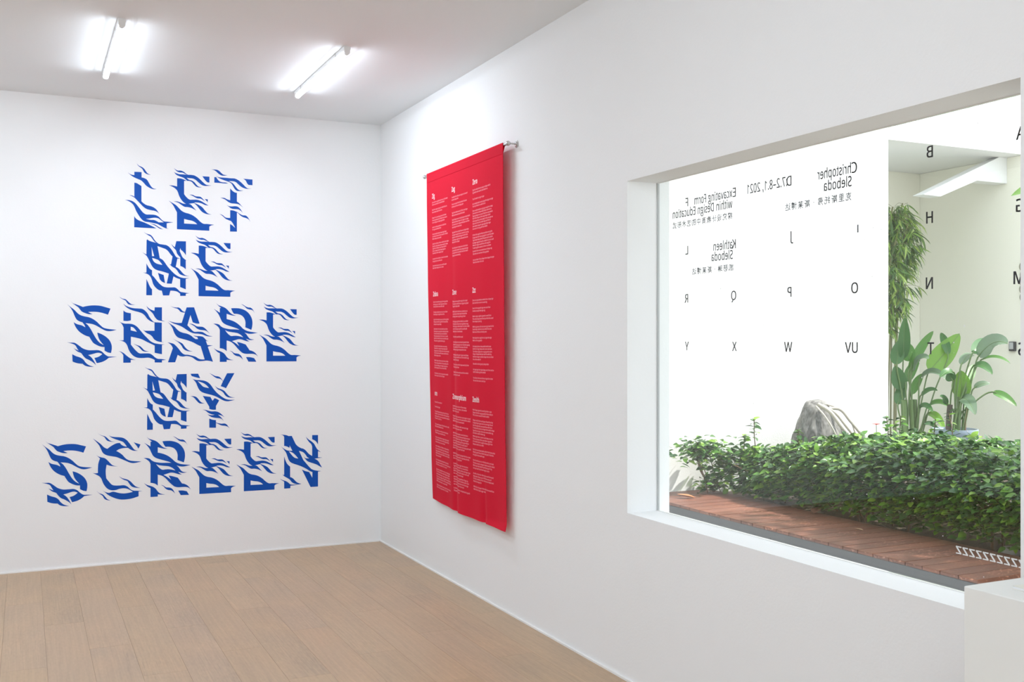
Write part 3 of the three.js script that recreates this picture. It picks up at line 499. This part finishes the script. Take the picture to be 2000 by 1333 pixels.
// ---------------------------------------------------------------- foliage helpers
const leafMat = (r, g, b, rough = 0.5, tr = 0.3) => new THREE.MeshPhysicalMaterial({ color: lin(r, g, b), roughness: rough, transmission: tr, thickness: 0, side: THREE.DoubleSide, specularIntensity: 0.7 });
function smallLeaf(len, wid, fold, bend, n = 5) {             // base at the origin, grows along +x, faces +y; folded along the midrib
  const pos = [], idx = [];
  for (let i = 0; i <= n; i++) {
    const t = i / n, w = wid / 2 * Math.pow(Math.sin(Math.PI * Math.pow(t, 0.8)), 0.85) * (i === n ? 0 : 1), x = len * t, y = -bend * t * t * len;
    pos.push(x, y, 0, x, y + fold * w, w, x, y + fold * w, -w);
  }
  for (let i = 0; i < n; i++) { const a = 3 * i, b = a + 3; idx.push(a, b, a + 1, b, b + 1, a + 1, a, a + 2, b, b, a + 2, b + 2); }
  const g = new THREE.BufferGeometry(); g.setAttribute('position', new THREE.Float32BufferAttribute(pos, 3)); g.setIndex(idx); g.computeVertexNormals();
  g.setAttribute('uv', new THREE.Float32BufferAttribute(new Float32Array(pos.length / 3 * 2), 2)); return g;
}
function orient(dir, up, roll) {                              // rotation that lays a leaf along dir with its face towards up
  const x = dir.clone().normalize(), z = x.clone().cross(up).normalize(), y = z.clone().cross(x), q = new THREE.Quaternion().setFromRotationMatrix(new THREE.Matrix4().makeBasis(x, y, z));
  return q.multiply(new THREE.Quaternion().setFromAxisAngle(V(1, 0, 0), roll));
}
function foliage(parent, geo, mats, spots, name, limit = 300, label) {   // spots: [pos, quat, scale, score]; the best ones are leaves of their own, the rest one part
  spots.sort((a, b) => b[3] - a[3]);
  spots.slice(0, limit).forEach(([p, q, s]) => { const m = part('leaf', geo, pick(mats), parent); m.position.copy(p); m.quaternion.copy(q); m.scale.setScalar(s); });
  const rest = spots.slice(limit); if (!rest.length) return;
  const groups = mats.map(() => []); rest.forEach((s, i) => groups[i % mats.length].push(s));
  const holder = mats.length > 1 ? new THREE.Group() : parent;
  if (holder !== parent) { holder.name = name; holder.userData = { kind: 'stuff', label }; parent.add(holder); }
  groups.forEach((list, k) => {
    const im = new THREE.InstancedMesh(geo, mats[k], list.length); im.name = name; im.userData = { kind: 'stuff' }; im.castShadow = im.receiveShadow = true;
    list.forEach(([p, q, s], i) => im.setMatrixAt(i, new THREE.Matrix4().compose(p, q, V(s, s, s)))); holder.add(im);
  });
}
const CAM = camera.position;

// ---------------------------------------------------------------- hedge
{
  const hedge = thing('hedge', 'dense low hedge of small glossy green leaves along the deck', 'hedge');
  const stemMat = new THREE.MeshStandardMaterial({ color: lin(0.16, 0.1, 0.06), roughness: 0.9 });
  const mats = [leafMat(0.05, 0.16, 0.02, 0.3, 0.3), leafMat(0.1, 0.27, 0.025, 0.34, 0.35), leafMat(0.19, 0.42, 0.03, 0.36, 0.45), leafMat(0.035, 0.11, 0.025, 0.26, 0.2), leafMat(0.3, 0.52, 0.04, 0.4, 0.5)];
  const leaf = smallLeaf(0.056, 0.032, 0.28, 0.22, 5);
  const front = (z) => 2.2 - 0.1 * Math.max(0, 1 - (z - 1.1) / 0.5) + 0.06 * noise.noise(z * 2.3, 0.4, 1);
  const top = (x, z) => 0.70 + 0.17 * THREE.MathUtils.smoothstep(z, 1.3, 2.5) + 0.07 * noise.noise(x * 3.1, z * 2.7, 5) + 0.05 * noise.noise(x * 8, z * 7, 2) - 0.09 * THREE.MathUtils.smoothstep(x, 2.9, 3.5) - 0.12 * Math.pow(Math.max(0, 1 - (x - front(z)) / 0.25), 2);
  const spots = [];
  let tries = 0;
  while (spots.length < 24000 && tries++ < 120000) {
    const z = rr(1.2, 5.6), f = front(z), onTop = rnd() < 0.58;
    let x, y;
    if (onTop) { x = f + Math.pow(rnd(), 1.15) * 1.5; y = top(x, z) - Math.pow(rnd(), 2) * 0.16; }
    else { x = f + Math.pow(rnd(), 1.6) * 0.3 - 0.05; y = DY + 0.03 + (top(x, z) - DY - 0.03) * Math.pow(rnd(), 0.9); if (y < DY + 0.1 && rnd() < 0.5) continue; }
    if (z < 1.45 && y < 0.62 && rnd() < 0.45) continue;
    if (x > 3.55 && rnd() < 0.4) continue;
    if (Math.pow((x - 2.95) / 0.46, 2) + Math.pow((z - 1.4) / 0.3, 2) < 1) continue;
    const p = V(x, y, z), out = V(onTop ? rr(-1, 1) : -1 + rr(-0.6, 0.8), onTop ? rr(-0.1, 0.6) : rr(-0.25, 0.35), rr(-1, 1));
    const q = orient(out, V(rr(-0.35, 0.2), 1, rr(-0.1, 0.4)), rr(-0.5, 0.5)), s = rr(0.7, 1.25);
    const d = p.distanceTo(CAM);
    spots.push([p, q, s, s * (onTop ? 1 : 1.15) - d * 0.16 - (z > 3.4 ? 2 : 0) - (onTop ? top(x, z) - y : x - f) * 6 + rr(0, 0.15)]);
  }
  // the loose end of the hedge leaning over the deck corner
  for (const [cx, cy, cz, sx, sy, n] of [[1.93, 0.72, 1.27, 0.13, 0.06, 190], [2.1, 0.66, 1.3, 0.14, 0.09, 260], [2.02, 0.47, 1.27, 0.07, 0.04, 60]])
    for (let k = 0; k < n; k++) { const g = () => (rnd() + rnd() + rnd() - 1.5) * 1.3, p = V(cx + g() * sx, cy + g() * sy, Math.max(1.17, cz + g() * 0.07)), a = rr(0, 6.283); spots.push([p, orient(V(Math.cos(a), rr(-0.3, 0.4), Math.sin(a)), V(rr(-0.3, 0.2), 1, rr(0, 0.4)), rr(-0.5, 0.5)), rr(0.7, 1.2), rr(-1.2, -0.2)]); }
  // shoots that stand above the rest
  const shoots = [[2.1, 1.25, 0.745, -0.1], [2.02, 1.3, 0.7, -0.06], [2.5, 1.3, 0.92, -0.05], [2.3, 1.28, 0.8, 0.04], [3.1, 2.4, 0.98, -0.05], [3.45, 2.05, 0.98, 0.1], [3.7, 2.75, 1.04, 0.06], [2.6, 1.5, 0.84, 0.05], [3.3, 1.9, 0.96, -0.04], [2.15, 1.27, 0.76, -0.08], [3.2, 1.75, 0.93, 0.06]];
  for (const [x, z, h, lean] of shoots) {
    const a = V(x, DY, z), b = V(x + lean, (DY + h) / 2 + 0.1, z + lean * 0.4), e = V(x + lean * 2.2, h, z - lean);
    part('branch', tube([a, b, e], 0.0035, 10, 5), stemMat, hedge);
    const c = new THREE.CatmullRomCurve3([a, b, e]);
    for (let k = 0; k < 16; k++) { const t = 1 - Math.pow(k / 16, 1.2) * 0.5, p = c.getPoint(t), g = k * 2.4 + rr(-0.6, 0.6); spots.push([p, orient(V(Math.cos(g), rr(-0.3, 0.5), Math.sin(g)), V(0, 1, 0.1), rr(-0.5, 0.5)), rr(0.7, 1.3), k < 8 ? 3 : 0]); }
  }
  foliage(hedge, leaf, [...mats, mats[3], mats[0]], spots, 'foliage', 300, 'small glossy green leaves');
  // woody stems at the foot of the hedge
  for (let i = 0; i < 34; i++) {
    const z = rr(1.2, 4.4), x = front(z) + rr(0.06, 0.4), h = Math.min(rr(0.28, 0.45), (top(x, z) - DY) * 0.75), pts = [V(x, DY - 0.03, z)];
    for (let k = 1; k <= 3; k++) pts.push(V(x + rr(-0.05, 0.04) * k, DY + h * k / 3, z + rr(-0.06, 0.06) * k));
    part('branch', tube(pts, rr(0.004, 0.008), 8, 5), stemMat, hedge);
  }
  part('branch', tube([V(2.12, DY, 1.24), V(2.03, 0.55, 1.2), V(1.98, 0.68, 1.2), V(1.9, 0.74, 1.17)], 0.008, 12, 6), stemMat, hedge);
  part('branch', tube([V(2.3, DY, 3.72), V(2.26, 0.5, 3.7), V(2.2, 0.6, 3.66)], 0.012, 10, 6), stemMat, hedge);
}

// ---------------------------------------------------------------- boulder with trailing roots
{
  const rock = thing('boulder', 'rough grey granite boulder rising behind the hedge against the white wall', 'rock');
  const g0 = new THREE.IcosahedronGeometry(1, 24); g0.deleteAttribute('uv'); const g = mergeVertices(g0, 1e-4), p = g.attributes.position, col = [];
  for (let i = 0; i < p.count; i++) {
    const v = V(p.getX(i), p.getY(i), p.getZ(i)), n1 = noise.noise(v.x * 1.7 + 4, v.y * 1.7, v.z * 1.7), n2 = noise.noise(v.x * 4, v.y * 4 + 7, v.z * 4), n3 = noise.noise(v.x * 13, v.y * 13, v.z * 13);
    const t = (v.y + 1) / 2, w = THREE.MathUtils.lerp(1, 0.30, Math.pow(Math.max(0, t), 0.85)) / Math.max(0.35, Math.sqrt(1 - v.y * v.y * 0.85));
    const r = 1 + 0.12 * n1 + 0.06 * n2 + 0.02 * n3;
    p.setXYZ(i, v.x * 0.4 * w * r + (v.y > 0 ? -0.02 * v.y : 0), v.y * 0.36 * (1 + 0.06 * n1 + 0.03 * n2), v.z * 0.22 * w * r);
    const k = 0.21 + 0.08 * n2 + 0.16 * noise.noise(v.x * 38, v.y * 38, v.z * 38) + 0.08 * n3; col.push(k * 1.03, k * 0.98, k * 0.93);
  }
  g.setAttribute('color', new THREE.Float32BufferAttribute(col, 3)); g.computeVertexNormals();
  const m = part('stone', g, new THREE.MeshStandardMaterial({ vertexColors: true, roughness: 0.95 }), rock); m.position.set(2.95, 0.70, 1.4);
  const rootMat = new THREE.MeshStandardMaterial({ color: lin(0.55, 0.5, 0.44), roughness: 0.9 });
  const roots = [[[2.853, 1.029, 1.500], [2.878, 0.975, 1.600], [2.914, 0.869, 1.680], [2.968, 0.789, 1.720], [3.026, 0.737, 1.740]], [[2.910, 1.015, 1.480], [2.973, 0.962, 1.550], [3.005, 0.876, 1.620], [3.065, 0.767, 1.680], [3.114, 0.700, 1.700]], [[2.966, 0.986, 1.450], [3.058, 0.986, 1.500], [3.101, 0.905, 1.560], [3.162, 0.795, 1.620], [3.222, 0.689, 1.640]], [[2.816, 1.017, 1.520], [2.776, 0.949, 1.660], [2.806, 0.843, 1.720], [2.825, 0.754, 1.750]], [[2.917, 1.039, 1.440], [3.066, 0.995, 1.460], [3.148, 0.926, 1.500], [3.170, 0.796, 1.550]]];
  roots.forEach((r, i) => part('trailing_root', tube(r.map((q) => V(...q)), [0.014, 0.011, 0.012, 0.006, 0.007][i], 20, 7), rootMat, rock));
}

// ---------------------------------------------------------------- large leaved plants
const bladeMats = [leafMat(0.09, 0.26, 0.035, 0.4, 0.35), leafMat(0.06, 0.17, 0.045, 0.35, 0.25), leafMat(0.2, 0.42, 0.04, 0.42, 0.5), leafMat(0.16, 0.24, 0.15, 0.3, 0.25)];
const stalkMat = new THREE.MeshStandardMaterial({ color: lin(0.12, 0.2, 0.06), roughness: 0.5 });
function blade(base, mid, tip, width, roll) {                 // a paddle shaped leaf along a curve, ribs as fine corrugation
  const c = new THREE.QuadraticBezierCurve3(base, mid.clone().multiplyScalar(2).sub(base.clone().add(tip).multiplyScalar(0.5)), tip), N = 22, K = 6, pos = [], idx = [];
  const face = V(-0.74, 0.25, 0.63).normalize();
  for (let i = 0; i <= N; i++) {
    const t = i / N, p = c.getPoint(t), d = c.getTangent(t), side = d.clone().cross(face).normalize().applyAxisAngle(d, roll), up = side.clone().cross(d).normalize();
    const w = width * 0.62 * Math.pow(Math.sin(Math.PI * Math.min(1, 0.04 + 0.96 * Math.pow(t, 0.75))), 0.62) * (i === N ? 0.02 : 1);
    for (let k = -K; k <= K; k++) { const s = k / K, lift = 0.14 * w * Math.abs(s) + 0.012 * width * Math.sin(t * 60 + Math.abs(s) * 3) * Math.abs(s); pos.push(p.x + side.x * w * s + up.x * lift, p.y + side.y * w * s + up.y * lift, p.z + side.z * w * s + up.z * lift); }
  }
  const R = 2 * K + 1; for (let i = 0; i < N; i++) for (let k = 0; k < 2 * K; k++) { const a = i * R + k; idx.push(a, a + R, a + 1, a + R, a + R + 1, a + 1); }
  const g = new THREE.BufferGeometry(); g.setAttribute('position', new THREE.Float32BufferAttribute(pos, 3)); g.setIndex(idx); g.computeVertexNormals(); g.setAttribute('uv', new THREE.Float32BufferAttribute(new Float32Array(pos.length / 3 * 2), 2)); return [g, c];
}
function paddlePlant(t, foot, spread, list) {
  list.forEach(([b, m, e, w, k = 0, roll = 0], i) => {
    const base = vec(b), [g, c] = blade(base, vec(m), vec(e), w, roll);
    const lf = part('leaf', g, bladeMats[k], t), ribs = c.getPoints(10); part('midrib', tube(ribs, Math.max(0.002, w * 0.022), 14, 5), stalkMat, lf);
    const a = foot.clone().add(V(rr(-spread, spread), 0, rr(-spread, spread))), dir = c.getTangent(0);
    const mid = a.clone().lerp(base, 0.6).add(V(0, 0.06, 0)); part('stalk', tube([a, mid, base.clone().addScaledVector(dir, -0.02), base.clone().addScaledVector(dir, 0.02)], 0.006, 18, 6), stalkMat, t);
  });
}
{
  const t = thing('paddle_leaf_plant', 'tall clump of paddle-shaped leaves growing at the edge of the white wall', 'plant');
  paddlePlant(t, V(4.540, DY - 0.02, 0.747), 0.05, [
    ['4.550 1.244 0.745', '4.644 1.438 0.789', '4.740 1.577 0.834', 0.071, 0, 0.6],
    ['4.711 1.235 0.821', '4.870 1.385 0.837', '5.032 1.556 0.854', 0.150, 2, 0.1],
    ['4.855 1.378 0.888', '4.914 1.488 0.798', '4.972 1.565 0.706', 0.06, 1, 0.2],
    ['4.502 1.341 0.721', '4.466 1.519 0.764', '4.431 1.695 0.807', 0.091, 1, 0.5],
    ['4.453 1.289 0.699', '4.480 1.392 0.683', '4.507 1.498 0.672', 0.1, 1, -0.3],
    ['4.558 1.320 0.748', '4.518 1.420 0.729', '4.478 1.467 0.710', 0.108, 0, 0.2],
    ['4.578 1.244 0.758', '4.552 1.335 0.864', '4.525 1.337 0.970', 0.108, 3, -0.9],
    ['4.646 1.186 0.790', '4.657 1.227 0.914', '4.667 1.163 1.036', 0.083, 3, -0.8],
    ['4.646 1.022 0.790', '4.667 1.069 0.858', '4.685 1.063 0.927', 0.054, 1, -0.7],
    ['4.630 0.915 0.782', '4.598 0.935 0.885', '4.564 0.886 0.988', 0.05, 1, -0.4],
    ['4.711 0.942 0.821', '4.709 0.966 0.938', '4.705 0.920 1.054', 0.054, 0, -0.6],
    ['4.699 0.861 0.814', '4.637 0.842 0.963', '4.571 0.739 1.110', 0.058, 2, -0.3],
    ['4.671 0.772 0.801', '4.642 0.776 0.907', '4.611 0.721 1.010', 0.037, 1, -0.3],
    ['4.485 1.074 0.714', '4.462 1.175 0.702', '4.437 1.275 0.691', 0.108, 1, 0.3],
    ['4.526 1.142 0.733', '4.640 1.238 0.683', '4.753 1.338 0.672', 0.075, 0, 0.4],
    ['4.460 0.942 0.704', '4.507 1.048 0.693', '4.577 1.156 0.683', 0.075, 1, 0],
    ['4.574 1.031 0.755', '4.686 1.132 0.704', '4.798 1.201 0.672', 0.058, 0, 0.2],
  ]);
  for (const [x, z, r] of [[4.510, 0.727, 0.028], [4.560, 0.757, 0.02], [4.610, 0.747, 0.023], [4.480, 0.757, 0.018]]) part('stem', tube([V(x, DY - 0.03, z), V(x + 0.01, 0.7, z), V(x - 0.005, 0.98, z)], r, 8, 8), stalkMat, t);
}
{
  const PX = 4.125, PZ = 1.6;
  const pot = thing('plant_pot', 'blue-grey round glazed plant pot behind the hedge', 'pot');
  const prof = [[0.0, 0], [0.125, 0], [0.14, 0.05], [0.155, 0.28], [0.16, 0.33], [0.172, 0.34], [0.172, 0.385], [0.158, 0.385], [0.15, 0.34], [0.0, 0.335]].map(([a, b]) => new THREE.Vector2(a, b));
  const pg = new THREE.LatheGeometry(prof, 36); const shell = part('bowl', pg, new THREE.MeshPhysicalMaterial({ color: lin(0.27, 0.34, 0.42), roughness: 0.35, clearcoat: 0.3 }), pot); shell.position.set(PX, DY - 0.028, PZ); shell.scale.y = 1.14;
  const sg = new THREE.CylinderGeometry(0.149, 0.149, 0.02, 30); const so = part('soil', sg, M.soil, pot); so.position.set(PX, DY + 0.365, PZ);
  const t = thing('potted_paddle_plant', 'paddle-leaved plant with arching stalks growing in the blue-grey pot', 'plant');
  paddlePlant(t, V(PX, DY + 0.377, PZ), 0.06, [
    ['4.179 1.056 1.620', '4.177 1.160 1.619', '4.175 1.263 1.618', 0.115, 2, 0.1],
    ['4.215 1.168 1.637', '4.327 1.244 1.579', '4.439 1.306 1.522', 0.06, 0, 0.3],
    ['4.301 1.374 1.677', '4.317 1.478 1.795', '4.330 1.471 1.912', 0.135, 3, -0.5],
    ['4.330 1.351 1.691', '4.340 1.368 1.806', '4.347 1.323 1.921', 0.05, 0, -0.9],
    ['4.272 1.303 1.664', '4.249 1.301 1.764', '4.225 1.238 1.863', 0.068, 1, -0.5],
    ['4.272 1.128 1.664', '4.326 1.160 1.689', '4.380 1.160 1.715', 0.052, 3, -0.6],
    ['4.179 1.048 1.620', '4.103 1.032 1.750', '4.026 0.939 1.879', 0.085, 3, -0.2],
    ['4.402 1.092 1.725', '4.441 1.061 1.799', '4.480 0.991 1.873', 0.06, 0, -0.5],
    ['4.122 1.247 1.592', '4.034 1.253 1.606', '3.948 1.211 1.621', 0.058, 1, 0.5],
    ['4.179 1.311 1.620', '4.305 1.375 1.569', '4.432 1.375 1.518', 0.066, 3, -0.4],
    ['4.114 1.184 1.589', '4.100 1.215 1.582', '4.086 1.247 1.575', 0.064, 1, 0],
    ['4.258 1.398 1.657', '4.392 1.465 1.610', '4.528 1.502 1.563', 0.075, 1, 0.3],
    ['4.078 1.001 1.572', '4.013 1.049 1.596', '3.948 1.066 1.621', 0.042, 1, 0.2],
    ['4.208 0.961 1.633', '4.316 1.005 1.574', '4.425 1.049 1.515', 0.045, 0, 0.2],
  ]);
  const redStem = new THREE.MeshStandardMaterial({ color: lin(0.25, 0.12, 0.07), roughness: 0.7 }), darkStem = new THREE.MeshStandardMaterial({ color: lin(0.1, 0.08, 0.06), roughness: 0.9 });
  for (const [x, z, r, h, m] of [[4.08, 1.58, 0.02, 0.22, darkStem], [4.14, 1.62, 0.019, 0.28, stalkMat], [4.19, 1.64, 0.009, 0.2, redStem]]) part('stem', tube([V(x, DY + 0.377, z), V(x + 0.006, DY + 0.377 + h / 2, z), V(x + 0.02, DY + 0.377 + h, z)], r, 8, 8), m, t);
}

// ---------------------------------------------------------------- bamboo in the recess
{
  const t = thing('bamboo', 'feathery bamboo with narrow drooping leaves in the covered recess', 'bamboo');
  const cane = new THREE.MeshStandardMaterial({ color: lin(0.2, 0.2, 0.08), roughness: 0.5 }), mats = [leafMat(0.12, 0.24, 0.05, 0.5, 0.35), leafMat(0.26, 0.44, 0.06, 0.5, 0.45), leafMat(0.08, 0.15, 0.05, 0.5, 0.3), leafMat(0.45, 0.6, 0.14, 0.5, 0.5)];
  const leaf = smallLeaf(0.14, 0.017, 0.2, 0.35, 4), spots = [];
  const canes = [[4.56, 0.4, 2.7], [4.68, 0.46, 2.55], [4.74, 0.34, 2.75], [4.5, 0.5, 2.4], [4.64, 0.3, 2.2], [4.58, 0.46, 2.0], [4.52, 0.38, 1.8], [4.72, 0.4, 2.4]];
  for (const [x, z, h] of canes) {
    const pts = [V(x, DY - 0.02, z), V(x + 0.02, h * 0.6, z), V(x + 0.05, h * 0.9, z + 0.02), V(x + 0.12, h, z + 0.03)], c = new THREE.CatmullRomCurve3(pts);
    part('cane', tube(pts, 0.007, 24, 6), cane, t);
    for (let k = 0; k < 34; k++) {
      const o = c.getPoint(rr(0.6, 1)), a = rr(0, 6.283), len = rr(0.06, 0.2), e = o.clone().add(V(Math.cos(a) * len, rr(-0.1, 0.05), Math.sin(a) * len * 0.8));
      part('twig', tube([o, o.clone().lerp(e, 0.5).add(V(0, 0.02, 0)), e], 0.0016, 5, 4), cane, t);
      for (let j = 0; j < 8; j++) { const q = o.clone().lerp(e, rr(0.3, 1)), b = a + rr(-1.3, 1.3); spots.push([q, orient(V(Math.cos(b), rr(-1.3, -0.1), Math.sin(b)), V(0, 1, 0.2), rr(-0.8, 0.8)), rr(0.6, 1.15), rnd()]); }
    }
  }
  foliage(t, leaf, mats, spots, 'foliage', 300, 'narrow drooping bamboo leaves');
}

// ---------------------------------------------------------------- tree at the side of the courtyard: shades the deck, a spray of it hangs into view
{
  const t = thing('tree', 'small tree whose glossy leaves hang into view beside the window edge', 'tree');
  const bark = new THREE.MeshStandardMaterial({ color: lin(0.2, 0.16, 0.12), roughness: 0.95 });
  const mats = [leafMat(0.1, 0.27, 0.035, 0.4, 0.4), leafMat(0.2, 0.42, 0.05, 0.42, 0.45), leafMat(0.06, 0.17, 0.035, 0.35, 0.3)];
  part('trunk', tube([V(4.75, DY - 0.04, 5.35), V(4.7, 1.4, 5.3), V(4.6, 2.4, 5.2), V(4.4, 3.2, 5.0)], 0.055, 20, 10), bark, t);
  const C = V(4.33, 3.8, 4.55), leaf = smallLeaf(0.125, 0.07, 0.22, 0.25, 6), spots = [];
  for (let i = 0; i < 34; i++) {
    const a = rr(0, 6.283), b = rr(-0.4, 0.9), r = rr(0.5, 1.15), e = C.clone().add(V(Math.cos(a) * Math.cos(b) * r * 0.7, Math.sin(b) * r * 0.6, Math.sin(a) * Math.cos(b) * r * 1.1)), s = V(4.4, 3.2, 5.0);
    part('branch', tube([s, s.clone().lerp(e, 0.5).add(V(0, 0.12, 0)), e], 0.012, 10, 5), bark, t);
    for (let k = 0; k < 40; k++) { const q = s.clone().lerp(e, rr(0.45, 1.05)).add(V(rr(-0.2, 0.2), rr(-0.15, 0.15), rr(-0.2, 0.2))), g = rr(0, 6.283); if (q.x < 3.2 && q.z < 3.7) continue; spots.push([q, orient(V(Math.cos(g), rr(-0.5, 0.3), Math.sin(g)), V(0, 1, 0.1), rr(-0.5, 0.5)), rr(0.75, 1.2), 0]); }
  }
  const spray = tube([V(3.6, 3.3, 4.3), V(3.3, 2.9, 3.7), V(3.12, 2.6, 3.35), V(3.06, 2.4, 3.16)], 0.006, 16, 5); part('branch', spray, bark, t);
  for (const [b, e, s] of [['3.06 2.41 3.16', '2.955 2.398 3.03', 1.25], ['3.10 2.52 3.25', '3.0 2.485 3.08', 1.0], ['3.06 2.38 3.16', '2.985 2.28 3.04', 1.1], ['3.14 2.98 3.3', '2.92 2.945 3.02', 1.2], ['3.2 2.7 3.5', '3.1 2.62 3.42', 1.1], ['3.12 2.58 3.36', '3.2 2.5 3.3', 1]]) { const p = vec(b); spots.push([p, orient(vec(e).sub(p), V(-0.4, 1, 0.4), -0.2), s, 5]); }
  part('branch', tube([V(3.5, 3.4, 4.2), V(3.3, 3.15, 3.7), V(3.14, 2.98, 3.3)], 0.005, 12, 5), bark, t);
  foliage(t, leaf, mats, spots, 'foliage', 6, 'glossy leaves of the tree crown');
}

// ---------------------------------------------------------------- small things of the courtyard
{
  const lamp = thing('wall_box', 'small black electrical box on the pale wall beside the potted plant', 'box');
  part('case', new RoundedBoxGeometry(0.03, 0.085, 0.06, 2, 0.006).translate(5.5345, 1.443, 0.988), M.dark, lamp); part('cover', new RoundedBoxGeometry(0.006, 0.06, 0.04, 2, 0.002).translate(5.517, 1.448, 0.988), M.gasket, lamp);
  const sign = thing('wall_sign', 'upright row of raised olive-grey characters on the pale wall', 'sign'), olive = new THREE.MeshStandardMaterial({ color: lin(0.3, 0.29, 0.22), roughness: 0.6 });
  for (const [y, r] of [[2.13, 0.03], [2.06, 0.022], [1.99, 0.026], [1.93, 0.03], [1.86, 0.026]]) { const g = new THREE.TorusGeometry(r, 0.009, 8, 18); g.rotateY(Math.PI / 2); g.scale(1, 1.15, 1); g.translate(5.541, y + 0.017, 1.09); part('character', g, olive, sign); }
  const fl = thing('red_flower', 'single red flower standing in the hedge', 'flower'), red = leafMat(0.75, 0.06, 0.05, 0.6, 0.3), pet = smallLeaf(0.035, 0.026, 0.3, 0.3, 4);
  for (let k = 0; k < 5; k++) { const m = part('petal', pet, red, fl); m.position.set(3.3, 0.87, 1.62); m.quaternion.copy(orient(V(Math.cos(k * 1.257), 0.55, Math.sin(k * 1.257)), V(0, 1, 0), 0)); }
  part('stem', tube([V(3.3, DY - 0.03, 1.63), V(3.305, 0.7, 1.62), V(3.3, 0.87, 1.62)], 0.0025, 8, 5), stalkMat, fl);
  // leaves lying on the deck
  const dry = [new THREE.MeshStandardMaterial({ color: lin(0.5, 0.2, 0.09), roughness: 0.8, side: THREE.DoubleSide }), new THREE.MeshStandardMaterial({ color: lin(0.32, 0.2, 0.12), roughness: 0.9, side: THREE.DoubleSide }), new THREE.MeshStandardMaterial({ color: lin(0.2, 0.09, 0.06), roughness: 0.9, side: THREE.DoubleSide })];
  const big = smallLeaf(0.11, 0.055, 0.45, -0.16, 6), lie = (label, x, z, a, s, m, g = big, y = DY + 0.002) => { const o = solid('fallen_leaf', g, dry[m], label, 'leaf', 'fallen leaves'); o.position.set(x, y + 0.004, z); o.rotation.y = a; o.scale.setScalar(s); };
  lie('curled orange fallen leaf on the deck beside the white wall', 1.8, 1.45, 2.4, 1.15, 0);
  lie('dark red-brown dry leaf lying on the deck edge under the hedge', 2.1, 2.3, 0.6, 1.1, 2);
  lie('pale brown leaf on the deck at the foot of the hedge', 1.95, 2.88, 2.0, 0.5, 1);
  lie('broad tan leaf litter lying on the soil by the hedge foot', 2.42, 3.78, 2.6, 1.9, 1, big, DY - 0.02);
  lie('small rust-coloured leaf on the soil beside the tan leaf', 2.35, 3.7, 1.0, 1.2, 0, big, DY - 0.02);
  const stones = [[2.24, 3.62, 0.05, 'small grey stone on the soil under the hedge end'], [2.62, 4.0, 0.07, 'larger grey stone behind the tan leaf under the hedge']];
  for (const [x, z, r, label] of stones) { const g = mergeVertices((() => { const q = new THREE.IcosahedronGeometry(1, 5); q.deleteAttribute('uv'); q.deleteAttribute('normal'); return q; })(), 1e-4), p = g.attributes.position; for (let i = 0; i < p.count; i++) { const k = r * (1 + 0.25 * noise.noise(p.getX(i) * 1.5 + x * 9, p.getY(i) * 1.5, p.getZ(i) * 1.5)); p.setXYZ(i, p.getX(i) * k, p.getY(i) * k * 0.6, p.getZ(i) * k); } g.computeVertexNormals(); const m = solid('stone', g, new THREE.MeshStandardMaterial({ color: lin(0.35, 0.34, 0.32), roughness: 0.95 }), label, 'stone', 'stones under the hedge'); m.position.set(x, DY - 0.03 + r * 0.5, z); }
}

renderer.render(scene, camera);
